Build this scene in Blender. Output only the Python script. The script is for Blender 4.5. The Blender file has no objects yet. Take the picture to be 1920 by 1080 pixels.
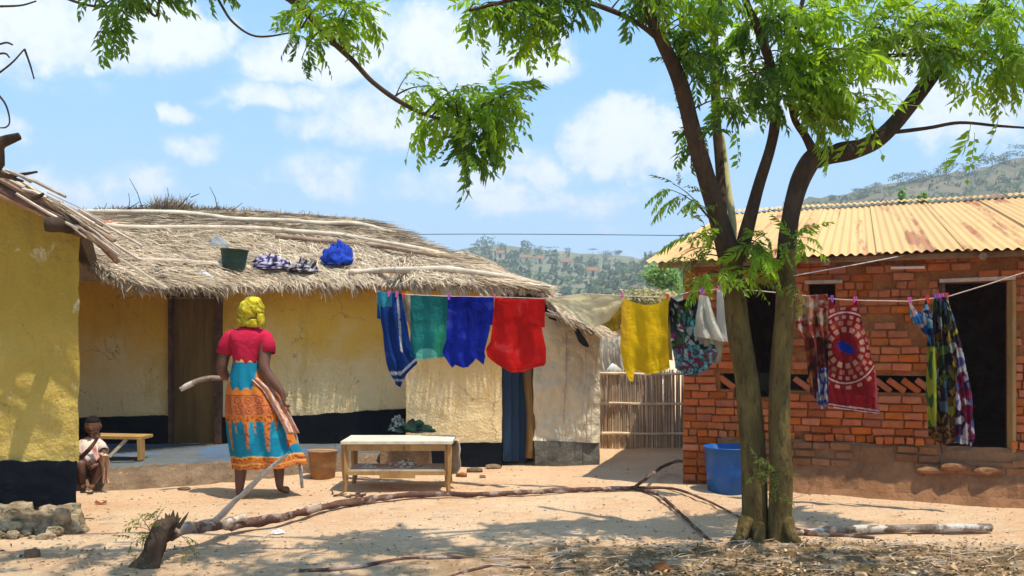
import bpy, bmesh, math, random
import numpy as np
from mathutils import Vector, Matrix, noise
R = random.Random(7)
C = bpy.context.scene.collection
F, HY, CH = 1600.0, 640.0, 1.35          # focal length in photo pixels, horizon row, eye height

# ------------------------------------------------------------------ camera, sky, sun
cam = bpy.data.cameras.new('camera'); co = bpy.data.objects.new('camera', cam); C.objects.link(co)
cam.sensor_width = 36; cam.lens = F/1920*36; cam.shift_y = (HY-540)/1920
co.location = (0, 0, CH); co.rotation_euler = (math.radians(90), 0, 0)
cam.clip_start = 0.05; cam.clip_end = 6000
bpy.context.scene.camera = co
sc = bpy.context.scene
sc.view_settings.view_transform = 'Standard'; sc.view_settings.look = 'None'
sc.view_settings.exposure = 0.74; sc.view_settings.gamma = 1
sc.render.resolution_x = 1024; sc.render.resolution_y = 576

SUN = Vector((0.26, -0.21, 0.94)).normalized()
sl = bpy.data.lights.new('sun', 'SUN'); sl.energy = 3.6; sl.angle = math.radians(0.55); sl.color = (1, 0.925, 0.77)
so = bpy.data.objects.new('sun', sl); C.objects.link(so)
so.rotation_euler = SUN.to_track_quat('Z', 'Y').to_euler()

w = bpy.data.worlds.new('World'); sc.world = w; w.use_nodes = True
nt = w.node_tree; nt.nodes.clear()
class NT:
    def __init__(s, nt): s.nt = nt
    def n(s, t, **k):
        x = s.nt.nodes.new(t)
        for a, b in k.items(): setattr(x, a, b)
        return x
    def l(s, a, b): s.nt.links.new(a, b)
    def m(s, op, a, b=None, c=None, clamp=False):
        x = s.n('ShaderNodeMath', operation=op); x.use_clamp = clamp
        for i, v in enumerate((a, b, c)):
            if v is None: continue
            if isinstance(v, (int, float)): x.inputs[i].default_value = v
            else: s.l(v, x.inputs[i])
        return x.outputs[0]
    def mix(s, f, a, b, mode='MIX'):
        x = s.n('ShaderNodeMix', data_type='RGBA', blend_type=mode)
        for i, v in ((0, f), (6, a), (7, b)):
            if isinstance(v, (int, float)): x.inputs[i].default_value = v
            elif isinstance(v, (tuple, list)): x.inputs[i].default_value = (*v[:3], 1)
            else: s.l(v, x.inputs[i])
        return x.outputs[2]
    def noise(s, vec, scale, detail=4, rough=.55, dist=0.0):
        x = s.n('ShaderNodeTexNoise'); x.inputs['Scale'].default_value = scale
        x.inputs['Detail'].default_value = detail; x.inputs['Roughness'].default_value = rough
        x.inputs['Distortion'].default_value = dist
        if vec is not None: s.l(vec, x.inputs['Vector'])
        return x.outputs['Fac']
    def mrange(s, v, a, b, c=0.0, d=1.0, smooth=True):
        x = s.n('ShaderNodeMapRange'); x.interpolation_type = 'SMOOTHSTEP' if smooth else 'LINEAR'
        s.l(v, x.inputs[0])
        for i, q in enumerate((a, b, c, d)): x.inputs[i+1].default_value = q
        return x.outputs[0]
N = NT(nt)
sky = N.n('ShaderNodeTexSky', sky_type='NISHITA'); sky.sun_disc = False
sky.sun_elevation = math.asin(SUN.z); sky.sun_rotation = math.atan2(SUN.x, SUN.y)
sky.air_density = 1.0; sky.dust_density = 0.6; sky.ozone_density = 2.2
tc = N.n('ShaderNodeTexCoord'); sep = N.n('ShaderNodeSeparateXYZ'); N.l(tc.outputs['Generated'], sep.inputs[0])
X, Y, Z = sep.outputs
az = N.m('ARCTAN2', X, Y)
el = N.m('ARCSINE', Z)
ns1 = N.noise(tc.outputs['Generated'], 9, 6, .6); ns2 = N.noise(tc.outputs['Generated'], 28, 5, .65)
sc2 = N.n('ShaderNodeVectorMath', operation='MULTIPLY'); N.l(tc.outputs['Generated'], sc2.inputs[0]); sc2.inputs[1].default_value = (1, 1, 2.6)
ns3 = N.noise(sc2.outputs[0], 3.2, 7, .6)
azd = N.m('ADD', az, N.m('MULTIPLY', N.m('SUBTRACT', ns1, .5), .16))
eld = N.m('ADD', el, N.m('MULTIPLY', N.m('SUBTRACT', ns1, .5), .09))
field = None
for cx, cy, rx, ry, s in [(40,50,170,75,1),(320,65,115,60,1.0),(190,70,120,60,.9),(560,120,130,45,1),(790,90,170,75,1),
        (1010,105,110,42,.9),(500,190,110,30,.75),(720,215,190,55,.75),(345,205,48,20,.95),(600,255,130,30,.6),
        (1180,245,105,62,1.2),(1240,300,70,32,.9),(1040,315,80,32,.8),(610,335,130,40,.65),(1150,355,90,24,.65),
        (380,270,60,26,.6),(110,360,140,40,.6),(1790,200,180,70,.9),(1640,150,150,80,.8),(20,240,60,25,.6),(1430,120,120,110,.7),(860,330,130,40,.5),(280,345,90,35,.6)]:
    a0 = math.atan((cx-960)/F); e0 = math.atan((HY-cy)/F*math.cos(a0))
    wa = rx/F*math.cos(a0)**2*1.25; we = ry/F*1.25
    a = N.m('DIVIDE', N.m('SUBTRACT', azd, a0), wa); e = N.m('DIVIDE', N.m('SUBTRACT', eld, e0), we)
    r2 = N.m('ADD', N.m('MULTIPLY', a, a), N.m('MULTIPLY', e, e))
    b = N.m('MULTIPLY', N.m('SUBTRACT', 1.0, r2, clamp=True), s)
    field = b if field is None else N.m('MAXIMUM', field, b)
gen = N.mrange(ns3, .50, .72, 0, .75)                       # the same cloud cover all round
fld = N.m('MAXIMUM', field, gen)
fld = N.m('ADD', fld, N.m('MULTIPLY', N.m('SUBTRACT', ns2, .5), 1.05))
mask = N.mrange(fld, .06, .72)
shade = N.mrange(N.m('ADD', N.m('MULTIPLY', ns2, .6), N.m('MULTIPLY', fld, .35)), .25, .7)
cloud = N.mix(shade, (3.8, 4.8, 6.3), (6.4, 6.5, 6.9))
lift = N.mix(.55, sky.outputs[0], (1.7, 4.5, 7.8))
veil = N.mrange(el, 0.0, .34, .6, .0)
veil = N.m('MAXIMUM', veil, N.mrange(ns3, .35, .75, .0, .35))
base = N.mix(veil, lift, (3.2, 4.9, 7.2))
col = N.mix(N.m('MULTIPLY', mask, .88), base, cloud)
bg = N.n('ShaderNodeBackground'); bg.inputs[1].default_value = 0.115
out = N.n('ShaderNodeOutputWorld'); N.l(col, bg.inputs[0]); N.l(bg.outputs[0], out.inputs[0])

# ------------------------------------------------------------------ helpers
def P(px, py, d): return Vector(((px-960)/F*d, d, CH-(py-HY)/F*d))
def GD(py, z=0.0): return (CH-z)*F/(py-HY)
def G(px, py, z=0.0): return P(px, py, GD(py, z))
def lerp(a, b, t): return a+(b-a)*t
def interp(pts, x):
    return float(np.interp(x, [p[0] for p in pts], [p[1] for p in pts]))
def nz(x, y=0., z=0., s=1.): return noise.noise(Vector((x*s, y*s, z*s)))
def tag(o, label=None, cat=None, group=None, kind=None):
    if label: o['label'] = label
    if cat: o['category'] = cat
    if group: o['group'] = group
    if kind: o['kind'] = kind
    return o
def mesh(name, vs, fs, mt=None, smooth=False, cols=None):
    me = bpy.data.meshes.new(name); me.from_pydata([tuple(v) for v in vs], [], fs); me.update()
    if smooth: me.polygons.foreach_set('use_smooth', [True]*len(me.polygons))
    if mt: me.materials.append(mt)
    if cols is not None:
        a = me.color_attributes.new('Col', 'FLOAT_COLOR', 'POINT')
        a.data.foreach_set('color', np.array([(*c[:3], 1.) for c in cols], dtype=np.float32).ravel())
    return me
def link(name, me, parent=None, loc=None, root=None):
    """child meshes are given in world coordinates; a top-level mesh gets its origin at its base"""
    o = bpy.data.objects.new(name, me); C.objects.link(o)
    if parent is not None:
        o.parent = parent
        if parent.parent is None: o.location = -parent.location
    elif loc is None and len(me.vertices):
        a = np.empty(len(me.vertices)*3, dtype=np.float32); me.vertices.foreach_get('co', a); a = a.reshape(-1, 3)
        b = np.array([(a[:,0].min()+a[:,0].max())/2, (a[:,1].min()+a[:,1].max())/2, a[:,2].min()])
        me.vertices.foreach_set('co', (a-b).astype(np.float32).ravel()); me.update(); o.location = b.tolist()
    return o
def obj(name, vs, fs, mt, parent=None, smooth=False, cols=None):
    return link(name, mesh(name, vs, fs, mt, smooth, cols), parent)
def empty(name, loc, label, cat, group=None):
    o = bpy.data.objects.new(name, None); C.objects.link(o); o.location = loc; o.empty_display_size = .1
    return tag(o, label, cat, group)
def solid(o, t=.004, off=0):
    m = o.modifiers.new('thickness', 'SOLIDIFY'); m.thickness = t; m.offset = off; return o
class MB:
    def __init__(s): s.v = []; s.f = []; s.c = []
    def add(s, vs, fs, col=None):
        k = len(s.v); s.v += [Vector(v) for v in vs]; s.f += [tuple(i+k for i in f) for f in fs]
        if col is not None: s.c += [col]*len(vs)
    def box(s, c, size, rot=None, col=None, jit=0):
        x, y, z = [q/2 for q in size]
        vs = [Vector((i*x, j*y, k*z)) for i in (-1,1) for j in (-1,1) for k in (-1,1)]
        if jit: vs = [v+Vector((R.uniform(-jit,jit) for _ in range(3))) for v in vs]
        if rot is not None: vs = [rot @ v for v in vs]
        s.add([v+Vector(c) for v in vs], [(0,1,3,2),(4,6,7,5),(0,4,5,1),(2,3,7,6),(0,2,6,4),(1,5,7,3)], col)
    def bar(s, a, b, wx, wy, up=Vector((0,0,1))):
        a = Vector(a); b = Vector(b); d = (b-a).normalized()
        x = d.cross(up)
        if x.length < 1e-3: x = Vector((1,0,0))
        x.normalize(); y = x.cross(d)
        vs = [p+x*i*wx/2+y*j*wy/2 for p in (a,b) for i,j in ((-1,-1),(1,-1),(1,1),(-1,1))]
        s.add(vs, [(0,1,2,3),(7,6,5,4),(0,4,5,1),(1,5,6,2),(2,6,7,3),(3,7,4,0)])
    def tube(s, pts, rad, n=8, rough=0., col=None, cap=True, sc=8.):
        pts = [Vector(p) for p in pts]
        if isinstance(rad, (int,float)): rad = [rad]*len(pts)
        vs = []; prev = None; sd = R.random()*50
        for i, p in enumerate(pts):
            t = (pts[min(i+1,len(pts)-1)]-pts[max(i-1,0)]).normalized()
            if prev is None:
                x = t.cross(Vector((0,1,0.01)))
                if x.length < .05: x = t.cross(Vector((1,0,0)))
            else: x = prev-t*prev.dot(t)
            x.normalize(); prev = x; y = t.cross(x)
            for k in range(n):
                a = 2*math.pi*k/n; q = math.cos(a)*x+math.sin(a)*y
                r = rad[i]*(1+rough*nz(p.x*sc+q.x*1.2+sd, p.y*sc+q.y*1.2, p.z*sc*.5+q.z*1.2))
                vs.append(p+q*r)
        fs = [(i*n+k, i*n+(k+1)%n, (i+1)*n+(k+1)%n, (i+1)*n+k) for i in range(len(pts)-1) for k in range(n)]
        if cap: fs += [tuple(range(n-1,-1,-1)), tuple((len(pts)-1)*n+k for k in range(n))]
        s.add(vs, fs, col)
    def lathe(s, prof, c, n=24, ax=None):
        vs = []
        for r, z in prof:
            for k in range(n):
                a = 2*math.pi*k/n; v = Vector((r*math.cos(a), r*math.sin(a), z))
                if ax is not None: v = ax @ v
                vs.append(v+Vector(c))
        m = len(prof)
        s.add(vs, [(i*n+k, i*n+(k+1)%n, (i+1)*n+(k+1)%n, (i+1)*n+k) for i in range(m-1) for k in range(n)])
    def build(s, name, mt, parent=None, smooth=False):
        return obj(name, s.v, s.f, mt, parent, smooth, s.c if s.c else None)
def smooth_path(pts, k=5):
    """Catmull-Rom through the points; each a tuple/Vector of any length"""
    P_ = [np.array(p, dtype=float) for p in pts]; out = []
    P_ = [2*P_[0]-P_[1]]+P_+[2*P_[-1]-P_[-2]]
    for i in range(1, len(P_)-2):
        for j in range(k):
            t = j/k
            out.append(.5*((2*P_[i])+(-P_[i-1]+P_[i+1])*t+(2*P_[i-1]-5*P_[i]+4*P_[i+1]-P_[i+2])*t*t+(-P_[i-1]+3*P_[i]-3*P_[i+1]+P_[i+2])*t**3))
    out.append(P_[-2]); return out
def pix_tube(m, pts, n=8, rough=0.15, k=5, sc=8.):
    """points as (px, py, d, radius in photo px)"""
    q = smooth_path([(*P(a,b,d), r*d/F) for a,b,d,r in pts], k)
    m.tube([Vector(x[:3]) for x in q], [max(x[3],.0015) for x in q], n, rough, sc=sc)
    return [Vector(x[:3]) for x in q]
def rock(c, size, seed, sub=2, amp=.25):
    b = bmesh.new(); bmesh.ops.create_icosphere(b, subdivisions=sub, radius=1)
    vs = []
    for v in b.verts:
        p = v.co.copy(); k = 1+amp*nz(p.x+seed*3.1, p.y-seed, p.z+seed, 1.3)+amp*.5*nz(p.x+seed, p.y, p.z, 3.2)
        p = Vector((max(-.92,min(.92,p.x*k)), max(-.92,min(.92,p.y*k)), max(-.8,min(.8,p.z*k))))
        vs.append(Vector((p.x*size[0], p.y*size[1], p.z*size[2]))+Vector(c))
    fs = [tuple(v.index for v in f.verts) for f in b.faces]; b.free(); return vs, fs

# ------------------------------------------------------------------ materials
def newmat(name):
    m = bpy.data.materials.new(name); m.use_nodes = True; n = NT(m.node_tree)
    b = m.node_tree.nodes['Principled BSDF']; b.inputs['Specular IOR Level'].default_value = .25
    return m, n, b
def coords(n, stretch=(1,1,1), kind='Object'):
    if kind == 'World':
        g = n.n('ShaderNodeNewGeometry'); src = g.outputs['Position']
    else: src = n.n('ShaderNodeTexCoord').outputs[kind]
    v = n.n('ShaderNodeVectorMath', operation='MULTIPLY'); n.l(src, v.inputs[0]); v.inputs[1].default_value = stretch
    return v.outputs[0]
def bump(n, b, h, dist, strength=1.):
    x = n.n('ShaderNodeBump'); x.inputs['Distance'].default_value = dist; x.inputs['Strength'].default_value = strength
    n.l(h, x.inputs['Height']); n.l(x.outputs[0], b.inputs['Normal'])
def mottled(name, c1, c2, scale=4, stretch=(1,1,1), rough=.85, bd=.01, bs=20, c3=None, rand=0., lo=.35, hi=.65, kind='World', s3=None, t3=(.58,.7), metal=0):
    m, n, b = newmat(name); v = coords(n, stretch, kind)
    f = n.mrange(n.noise(v, scale, 6, .6), lo, hi); col = n.mix(f, c1, c2)
    if c3: col = n.mix(n.mrange(n.noise(v, s3 or scale*2.7, 5, .7, .4), *t3), col, c3)
    fine = n.noise(v, bs*2.1, 4, .6)
    col = n.mix(.35, col, n.mix(fine, tuple(x*.55 for x in c1), tuple(min(1,x*1.45) for x in c2)))
    if rand:
        oi = n.n('ShaderNodeObjectInfo').outputs['Random']; gi = n.n('ShaderNodeNewGeometry').outputs['Random Per Island']
        r = n.m('FRACT', n.m('ADD', oi, gi))
        h = n.n('ShaderNodeHueSaturation'); n.l(col, h.inputs['Color'])
        n.l(n.m('ADD', 1-rand, n.m('MULTIPLY', r, 2*rand)), h.inputs['Value'])
        n.l(n.m('ADD', .5-rand*.018, n.m('MULTIPLY', n.m('FRACT', n.m('MULTIPLY', r, 7.3)), rand*.03)), h.inputs['Hue'])
        n.l(n.m('ADD', 1-rand*.4, n.m('MULTIPLY', n.m('FRACT', n.m('MULTIPLY', r, 13.7)), rand*.7)), h.inputs['Saturation'])
        col = h.outputs[0]
    b.inputs['Specular IOR Level'].default_value = .06 if rough > .7 else .3; n.l(col, b.inputs['Base Color']); b.inputs['Roughness'].default_value = rough; b.inputs['Metallic'].default_value = metal
    if bd: bump(n, b, n.m('ADD', n.noise(v, bs, 6, .65), n.m('MULTIPLY', fine, .4)), bd)
    return m
def leafmat(name, c, t):
    m, n, b = newmat(name); b.inputs['Roughness'].default_value = .42; b.inputs['Specular IOR Level'].default_value = .35
    oi = n.n('ShaderNodeObjectInfo').outputs['Random']; gi = n.n('ShaderNodeNewGeometry').outputs['Random Per Island']
    r = n.m('FRACT', n.m('ADD', oi, gi)); v = coords(n, kind='World')
    r2 = n.m('MULTIPLY', n.m('ADD', r, n.mrange(n.noise(v, 2.2, 2), .35, .65)), .5)
    dk = tuple(x*.45 for x in c); lt = (c[0]*1.7, c[1]*1.35, c[2]*1.1)
    n.l(n.mix(r2, dk, lt), b.inputs['Base Color'])
    tr = n.n('ShaderNodeBsdfTranslucent'); n.l(n.mix(r2, tuple(x*.5 for x in t), t), tr.inputs['Color'])
    mx = n.n('ShaderNodeMixShader'); mx.inputs[0].default_value = .5
    n.l(b.outputs[0], mx.inputs[1]); n.l(tr.outputs[0], mx.inputs[2])
    o = [x for x in m.node_tree.nodes if x.type == 'OUTPUT_MATERIAL'][0]; n.l(mx.outputs[0], o.inputs['Surface'])
    return m
def clothmat(name, col=None, trans=.5, bd=.03):
    m, n, b = newmat(name); b.inputs['Roughness'].default_value = .9; b.inputs['Specular IOR Level'].default_value = .1
    v = coords(n)
    if col is None:
        a = n.n('ShaderNodeVertexColor'); a.layer_name = 'Col'; src = a.outputs[0]
    else: src = n.mix(n.mrange(n.noise(v, 9, 5), .3, .7), tuple(x*.82 for x in col), col)
    n.l(src, b.inputs['Base Color'])
    bump(n, b, n.m('ADD', n.noise(v, 9, 5, .6, .6), n.m('MULTIPLY', n.noise(v, 45, 4), .25)), bd)
    tr = n.n('ShaderNodeBsdfTranslucent'); n.l(src, tr.inputs['Color'])
    mx = n.n('ShaderNodeMixShader'); mx.inputs[0].default_value = trans
    n.l(b.outputs[0], mx.inputs[1]); n.l(tr.outputs[0], mx.inputs[2])
    o = [x for x in m.node_tree.nodes if x.type == 'OUTPUT_MATERIAL'][0]; n.l(mx.outputs[0], o.inputs['Surface'])
    return m
M = {}
M['sand'] = mottled('sand', (.64,.41,.25), (.76,.54,.37), 1.1, (1,2.2,1), .95, .022, 9, (.44,.25,.14), lo=.3, hi=.7, s3=3.1, t3=(.56,.74))
def sandmat():
    m, n, b = newmat('sand'); v = coords(n, kind='World'); s = n.n('ShaderNodeSeparateXYZ'); n.l(v, s.inputs[0])
    st = n.n('ShaderNodeVectorMath', operation='MULTIPLY'); n.l(v, st.inputs[0]); st.inputs[1].default_value = (1,3.2,1)
    c = n.mix(n.mrange(n.noise(v, 1.1, 6, .6), .3, .7), (.89,.54,.31), (.97,.68,.43))
    c = n.mix(n.mrange(n.noise(st.outputs[0], 2.3, 7, .72, .5), .56, .70, 0, .6), c, (.60,.33,.17))
    c = n.mix(n.mrange(n.noise(st.outputs[0], 7, 6, .7, .3), .5, .66, 0, .7), c, (.95,.72,.48))
    c = n.mix(n.mrange(n.noise(v, 55, 4, .7), .4, .8, 0, .28), c, (.42,.25,.14))
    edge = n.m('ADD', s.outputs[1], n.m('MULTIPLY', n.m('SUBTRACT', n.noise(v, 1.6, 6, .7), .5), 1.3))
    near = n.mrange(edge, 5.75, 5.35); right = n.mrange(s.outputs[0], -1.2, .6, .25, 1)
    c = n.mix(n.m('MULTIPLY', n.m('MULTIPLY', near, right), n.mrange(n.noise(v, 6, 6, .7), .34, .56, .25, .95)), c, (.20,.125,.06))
    b.inputs['Specular IOR Level'].default_value = .06; n.l(c, b.inputs['Base Color']); b.inputs['Roughness'].default_value = .95
    bump(n, b, n.m('ADD', n.m('MULTIPLY', n.noise(st.outputs[0], 4, 7, .7), 1.6), n.noise(v, 26, 6, .7)), .045)
    return m
M['sand'] = sandmat()
M['soil'] = mottled('soil', (.22,.13,.07), (.40,.26,.15), 2, (1,1,1), .95, .03, 14, (.09,.07,.03), s3=5)
M['cement'] = mottled('cement', (.075,.09,.105), (.15,.16,.16), 1.6, (1,1,1), .8, .01, 12, (.06,.15,.32), s3=1.3, t3=(.50,.62))  # base colour darkened to carry the shade on the veranda floor
M['dirt_edge'] = mottled('dirt_edge', (.13,.085,.055), (.28,.19,.12), 5, (1,1,1), .95, .04, 14, (.5,.36,.22), s3=11)  # darkened like the cement, for shade along the veranda edge
M['black_paint'] = mottled('black_paint', (.004,.005,.008), (.009,.011,.016), 3, (1,1,1), .9, .01, 14, (.06,.05,.045), s3=7, t3=(.62,.8))
M['mud_grey'] = mottled('mud_grey', (.07,.07,.065), (.17,.16,.13), 4, (1,1,1), .9, .02, 14)
def plaster(name, hi_, lo_, z0, z1, crack=(.25,.15,.05), spots=.65):
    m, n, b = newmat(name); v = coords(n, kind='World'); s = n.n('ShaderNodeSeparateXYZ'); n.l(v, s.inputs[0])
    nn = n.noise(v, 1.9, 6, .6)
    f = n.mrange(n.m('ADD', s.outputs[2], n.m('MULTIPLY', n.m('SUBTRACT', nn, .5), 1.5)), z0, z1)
    c = n.mix(f, lo_, hi_)  # darker above, paler below: eave shade and ground bounce painted in
    v2 = n.n('ShaderNodeVectorMath', operation='MULTIPLY'); n.l(v, v2.inputs[0]); v2.inputs[1].default_value = (1, 1, .22)
    c = n.mix(n.mrange(n.noise(v2.outputs[0], 5.5, 6, .7),   .5, .74, 0, .6), c, tuple(x*.75 for x in hi_))
    c = n.mix(n.mrange(n.noise(v, 13, 7, .75, 1.2), spots, spots+.07), c, crack)
    c = n.mix(n.mrange(n.noise(v, 4.2, 5, .7, .6), .63, .7, 0, .6), c, (.78,.68,.47))
    vo = n.n('ShaderNodeTexVoronoi'); vo.feature = 'DISTANCE_TO_EDGE'; vo.inputs['Scale'].default_value = 1.7
    dv = n.n('ShaderNodeVectorMath', operation='ADD'); n.l(v, dv.inputs[0]); tn = n.n('ShaderNodeTexNoise'); tn.inputs['Scale'].default_value = 5; tn.inputs['Detail'].default_value = 6; n.l(v, tn.inputs['Vector'])
    sc_ = n.n('ShaderNodeVectorMath', operation='SCALE'); n.l(tn.outputs['Color'], sc_.inputs[0]); sc_.inputs['Scale'].default_value = .35; n.l(sc_.outputs[0], dv.inputs[1]); n.l(dv.outputs[0], vo.inputs['Vector'])
    crk = n.m('MULTIPLY', n.mrange(vo.outputs['Distance'], .0, .012, .8, 0), n.mrange(n.noise(v, 2.1, 3), .48, .6))
    c = n.mix(crk, c, crack)
    c = n.mix(n.mrange(n.noise(v, 2.6, 7, .75, .8), .55, .68, 0, .4), c, tuple(x*.8 for x in hi_))
    c = n.mix(.10, c, n.mix(n.noise(v, 60, 3), (.25,.15,.05), (1,.9,.7)))
    b.inputs['Specular IOR Level'].default_value = .06; n.l(c, b.inputs['Base Color']); b.inputs['Roughness'].default_value = .93
    bump(n, b, n.m('ADD', n.noise(v, 9, 7, .7), n.m('MULTIPLY', n.noise(v, 34, 4, .6), .35)), .035)
    return m
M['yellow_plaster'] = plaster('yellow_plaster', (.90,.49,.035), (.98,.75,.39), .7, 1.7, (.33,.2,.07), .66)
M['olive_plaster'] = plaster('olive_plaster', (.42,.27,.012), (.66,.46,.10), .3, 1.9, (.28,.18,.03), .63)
M['cream_mud'] = plaster('cream_mud', (.74,.62,.40), (.78,.68,.48), .3, 1.6, (.5,.4,.25), .67)
M['white_wall'] = mottled('white_wall', (.78,.70,.58), (.86,.80,.70), 3, (1,1,1), .9, .02, 10)
M['wood'] = mottled('wood', (.28,.15,.05), (.46,.28,.11), 6, (1,1,.2), .75, .004, 40, (.16,.08,.03))
M['old_door'] = mottled('old_door', (.12,.065,.025), (.26,.15,.05), 7, (1,1,.12), .8, .006, 40, (.36,.24,.10), s3=9, t3=(.62,.8))
M['grey_wood'] = mottled('grey_wood', (.33,.26,.20), (.62,.50,.40), 8, (1,1,1), .85, .004, 30, (.18,.10,.07), rand=.2)
M['dark_wood'] = mottled('dark_wood', (.07,.035,.025), (.17,.09,.06), 8, (1,1,1), .85, .008, 20, (.30,.2,.14), rand=.2)
M['pole'] = mottled('pole', (.50,.37,.26), (.78,.64,.48), 5, (1,1,1), .75, .004, 30, (.30,.17,.10), rand=.18, s3=8, t3=(.56,.7))
M['pole_dark'] = mottled('pole_dark', (.17,.11,.075), (.36,.25,.17), 5, (1,1,1), .8, .006, 30, (.55,.42,.3), rand=.2)
M['bark'] = mottled('bark', (.085,.055,.020), (.20,.14,.048), 11, (1,1,.3), .9, .03, 26, (.04,.026,.014), s3=15, t3=(.5,.66))
M['bark_dark'] = mottled('bark_dark', (.042,.027,.018), (.095,.064,.042), 9, (1,1,.4), .9, .012, 30)
M['bark_pale'] = mottled('bark_pale', (.42,.40,.18), (.60,.56,.30), 9, (1,1,.3), .85, .006, 30, (.12,.08,.04), s3=14, t3=(.6,.68))
M['fallen'] = mottled('fallen', (.06,.03,.024), (.17,.09,.065), 9, (1,1,1), .85, .014, 34, (.48,.38,.31), s3=4, t3=(.5,.6))  # pale grey patches stand in for the sunlit top of the branch
M['log'] = mottled('log', (.09,.06,.04), (.34,.26,.20), 6.5, (1,1,1), .9, .02, 30, (.74,.68,.62), s3=6, t3=(.5,.56), lo=.42, hi=.58)
M['straw'] = mottled('straw', (.40,.30,.195), (.72,.57,.40), 3, (1,1,1), .85, 0, 30, (.20,.13,.09), rand=.55, s3=5, t3=(.55,.75))
M['straw_top'] = mottled('straw_top', (.25,.19,.125), (.50,.39,.27), 3, (1,1,1), .9, 0, 30, (.09,.06,.045), rand=.6, s3=5, t3=(.5,.72))
M['thatch_base'] = mottled('thatch_base', (.11,.075,.045), (.22,.155,.09), 6, (1,1,1), .95, .03, 24, (.08,.05,.03), s3=12)
M['brick'] = mottled('brick', (.40,.10,.032), (.52,.155,.05), 9, (1,1,1), .9, .012, 45, (.30,.10,.035), rand=.22, s3=13, t3=(.58,.78))
M['brick_mud'] = mottled('brick_mud', (.20,.09,.04), (.33,.15,.07), 7, (1,1,1), .95, .012, 40, (.42,.16,.06), rand=.15)
M['brick_burnt'] = mottled('brick_burnt', (.30,.10,.04), (.46,.17,.06), 7, (1,1,1), .9, .006, 45, (.15,.07,.04), rand=.3)
M['mortar'] = mottled('mortar', (.20,.07,.025), (.40,.15,.05), 5, (1,1,1), .95, .03, 18, (.13,.06,.03), s3=9)
M['mud_foot'] = mottled('mud_foot', (.19,.09,.042), (.32,.16,.08), 3, (1,1,1), .95, .025, 10, (.11,.06,.035), s3=5)
M['reed'] = mottled('reed', (.42,.30,.20), (.62,.48,.34), 3, (1,1,1), .85, 0, 30, (.26,.17,.12), rand=.3)
M['metal_wire'] = mottled('metal_wire', (.45,.40,.36), (.6,.55,.5), 10, rough=.6, bd=0)
M['pink_rope'] = mottled('pink_rope', (.62,.40,.34), (.75,.55,.48), 10, rough=.8, bd=0)
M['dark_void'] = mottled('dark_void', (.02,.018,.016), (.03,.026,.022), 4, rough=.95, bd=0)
M['rock'] = mottled('rock', (.14,.10,.06), (.52,.40,.25), 9, (1,1,1), .95, .03, 22, (.07,.06,.025), s3=7, t3=(.5,.62))
M['skin'] = mottled('skin', (.10,.043,.028), (.15,.07,.045), 12, rough=.48, bd=.001, bs=60, kind='Object')
M['hair'] = mottled('hair', (.008,.006,.006), (.02,.016,.014), 60, rough=.8, bd=.004, bs=90, kind='Object')
M['leaf'] = leafmat('leaf', (.13,.27,.012), (.62,.92,.03))
M['leaf_dark'] = leafmat('leaf_dark', (.055,.14,.012), (.28,.52,.03))
M['leaf_dry'] = leafmat('leaf_dry', (.13,.17,.03), (.40,.48,.05))
M['farleaf'] = mottled('farleaf', (.03,.055,.02), (.07,.11,.035), 3, (1,1,1), .9, 0, 10, rand=.3)
M['farleaf_green'] = mottled('farleaf_green', (.10,.20,.05), (.19,.33,.08), 3, (1,1,1), .9, 0, 10, rand=.3)
M['bush'] = mottled('bush', (.22,.26,.09), (.44,.34,.18), 3, (1,1,1), .9, 0, 10, rand=.3)
M['cloth'] = clothmat('cloth'); M['cloth_thick'] = clothmat('cloth_thick', trans=.08, bd=.011)
def plain(name, c, rough=.5, metal=0, k=.8):
    return mottled(name, tuple(x*k for x in c), c, 9, (1,1,1), rough, .001, 40, kind='Object', metal=metal)

# ------------------------------------------------------------------ ground
def ground_z(x, y):
    z = .018*nz(x, y*2.4, 0, .9)+.012*nz(x, y*3, 5, 2.6)+.006*nz(x, y, 9, 7)
    # slight bank under the foreground litter and round the tree
    z += .05*math.exp(-((x-1.7)**2/1.2+(y-5.3)**2/.35))
    return z
def make_ground():
    xs = np.linspace(-7, 8, 300); ys = np.concatenate([np.linspace(1.0, 4.4, 14), np.linspace(4.45, 9, 150), np.linspace(9.1, 16, 30)])
    vs = [(x, y, ground_z(x, y)*(1 if y < 12 else .3)) for y in ys for x in xs]
    n = len(xs); fs = [(j*n+i, j*n+i+1, (j+1)*n+i+1, (j+1)*n+i) for j in range(len(ys)-1) for i in range(n-1)]
    # skirt out to the horizon, a little lower
    k = len(vs)
    ring = [(-7,1),(8,1),(8,16),(-7,16)]; far = [(-3000,-800),(3000,-800),(3000,3000),(-3000,3000)]
    vs += [(a,b,-.03) for a,b in ring]+[(a,b,-.03) for a,b in far]
    for i in range(4):
        j = (i+1) % 4; fs.append((k+i, k+4+i, k+4+j, k+j))
    fs.append((k,k+1,k+2,k+3))
    me = mesh('ground', vs, fs, M['sand'], True)
    o = bpy.data.objects.new('ground', me); C.objects.link(o); tag(o, kind='structure'); return o
make_ground()

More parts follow.
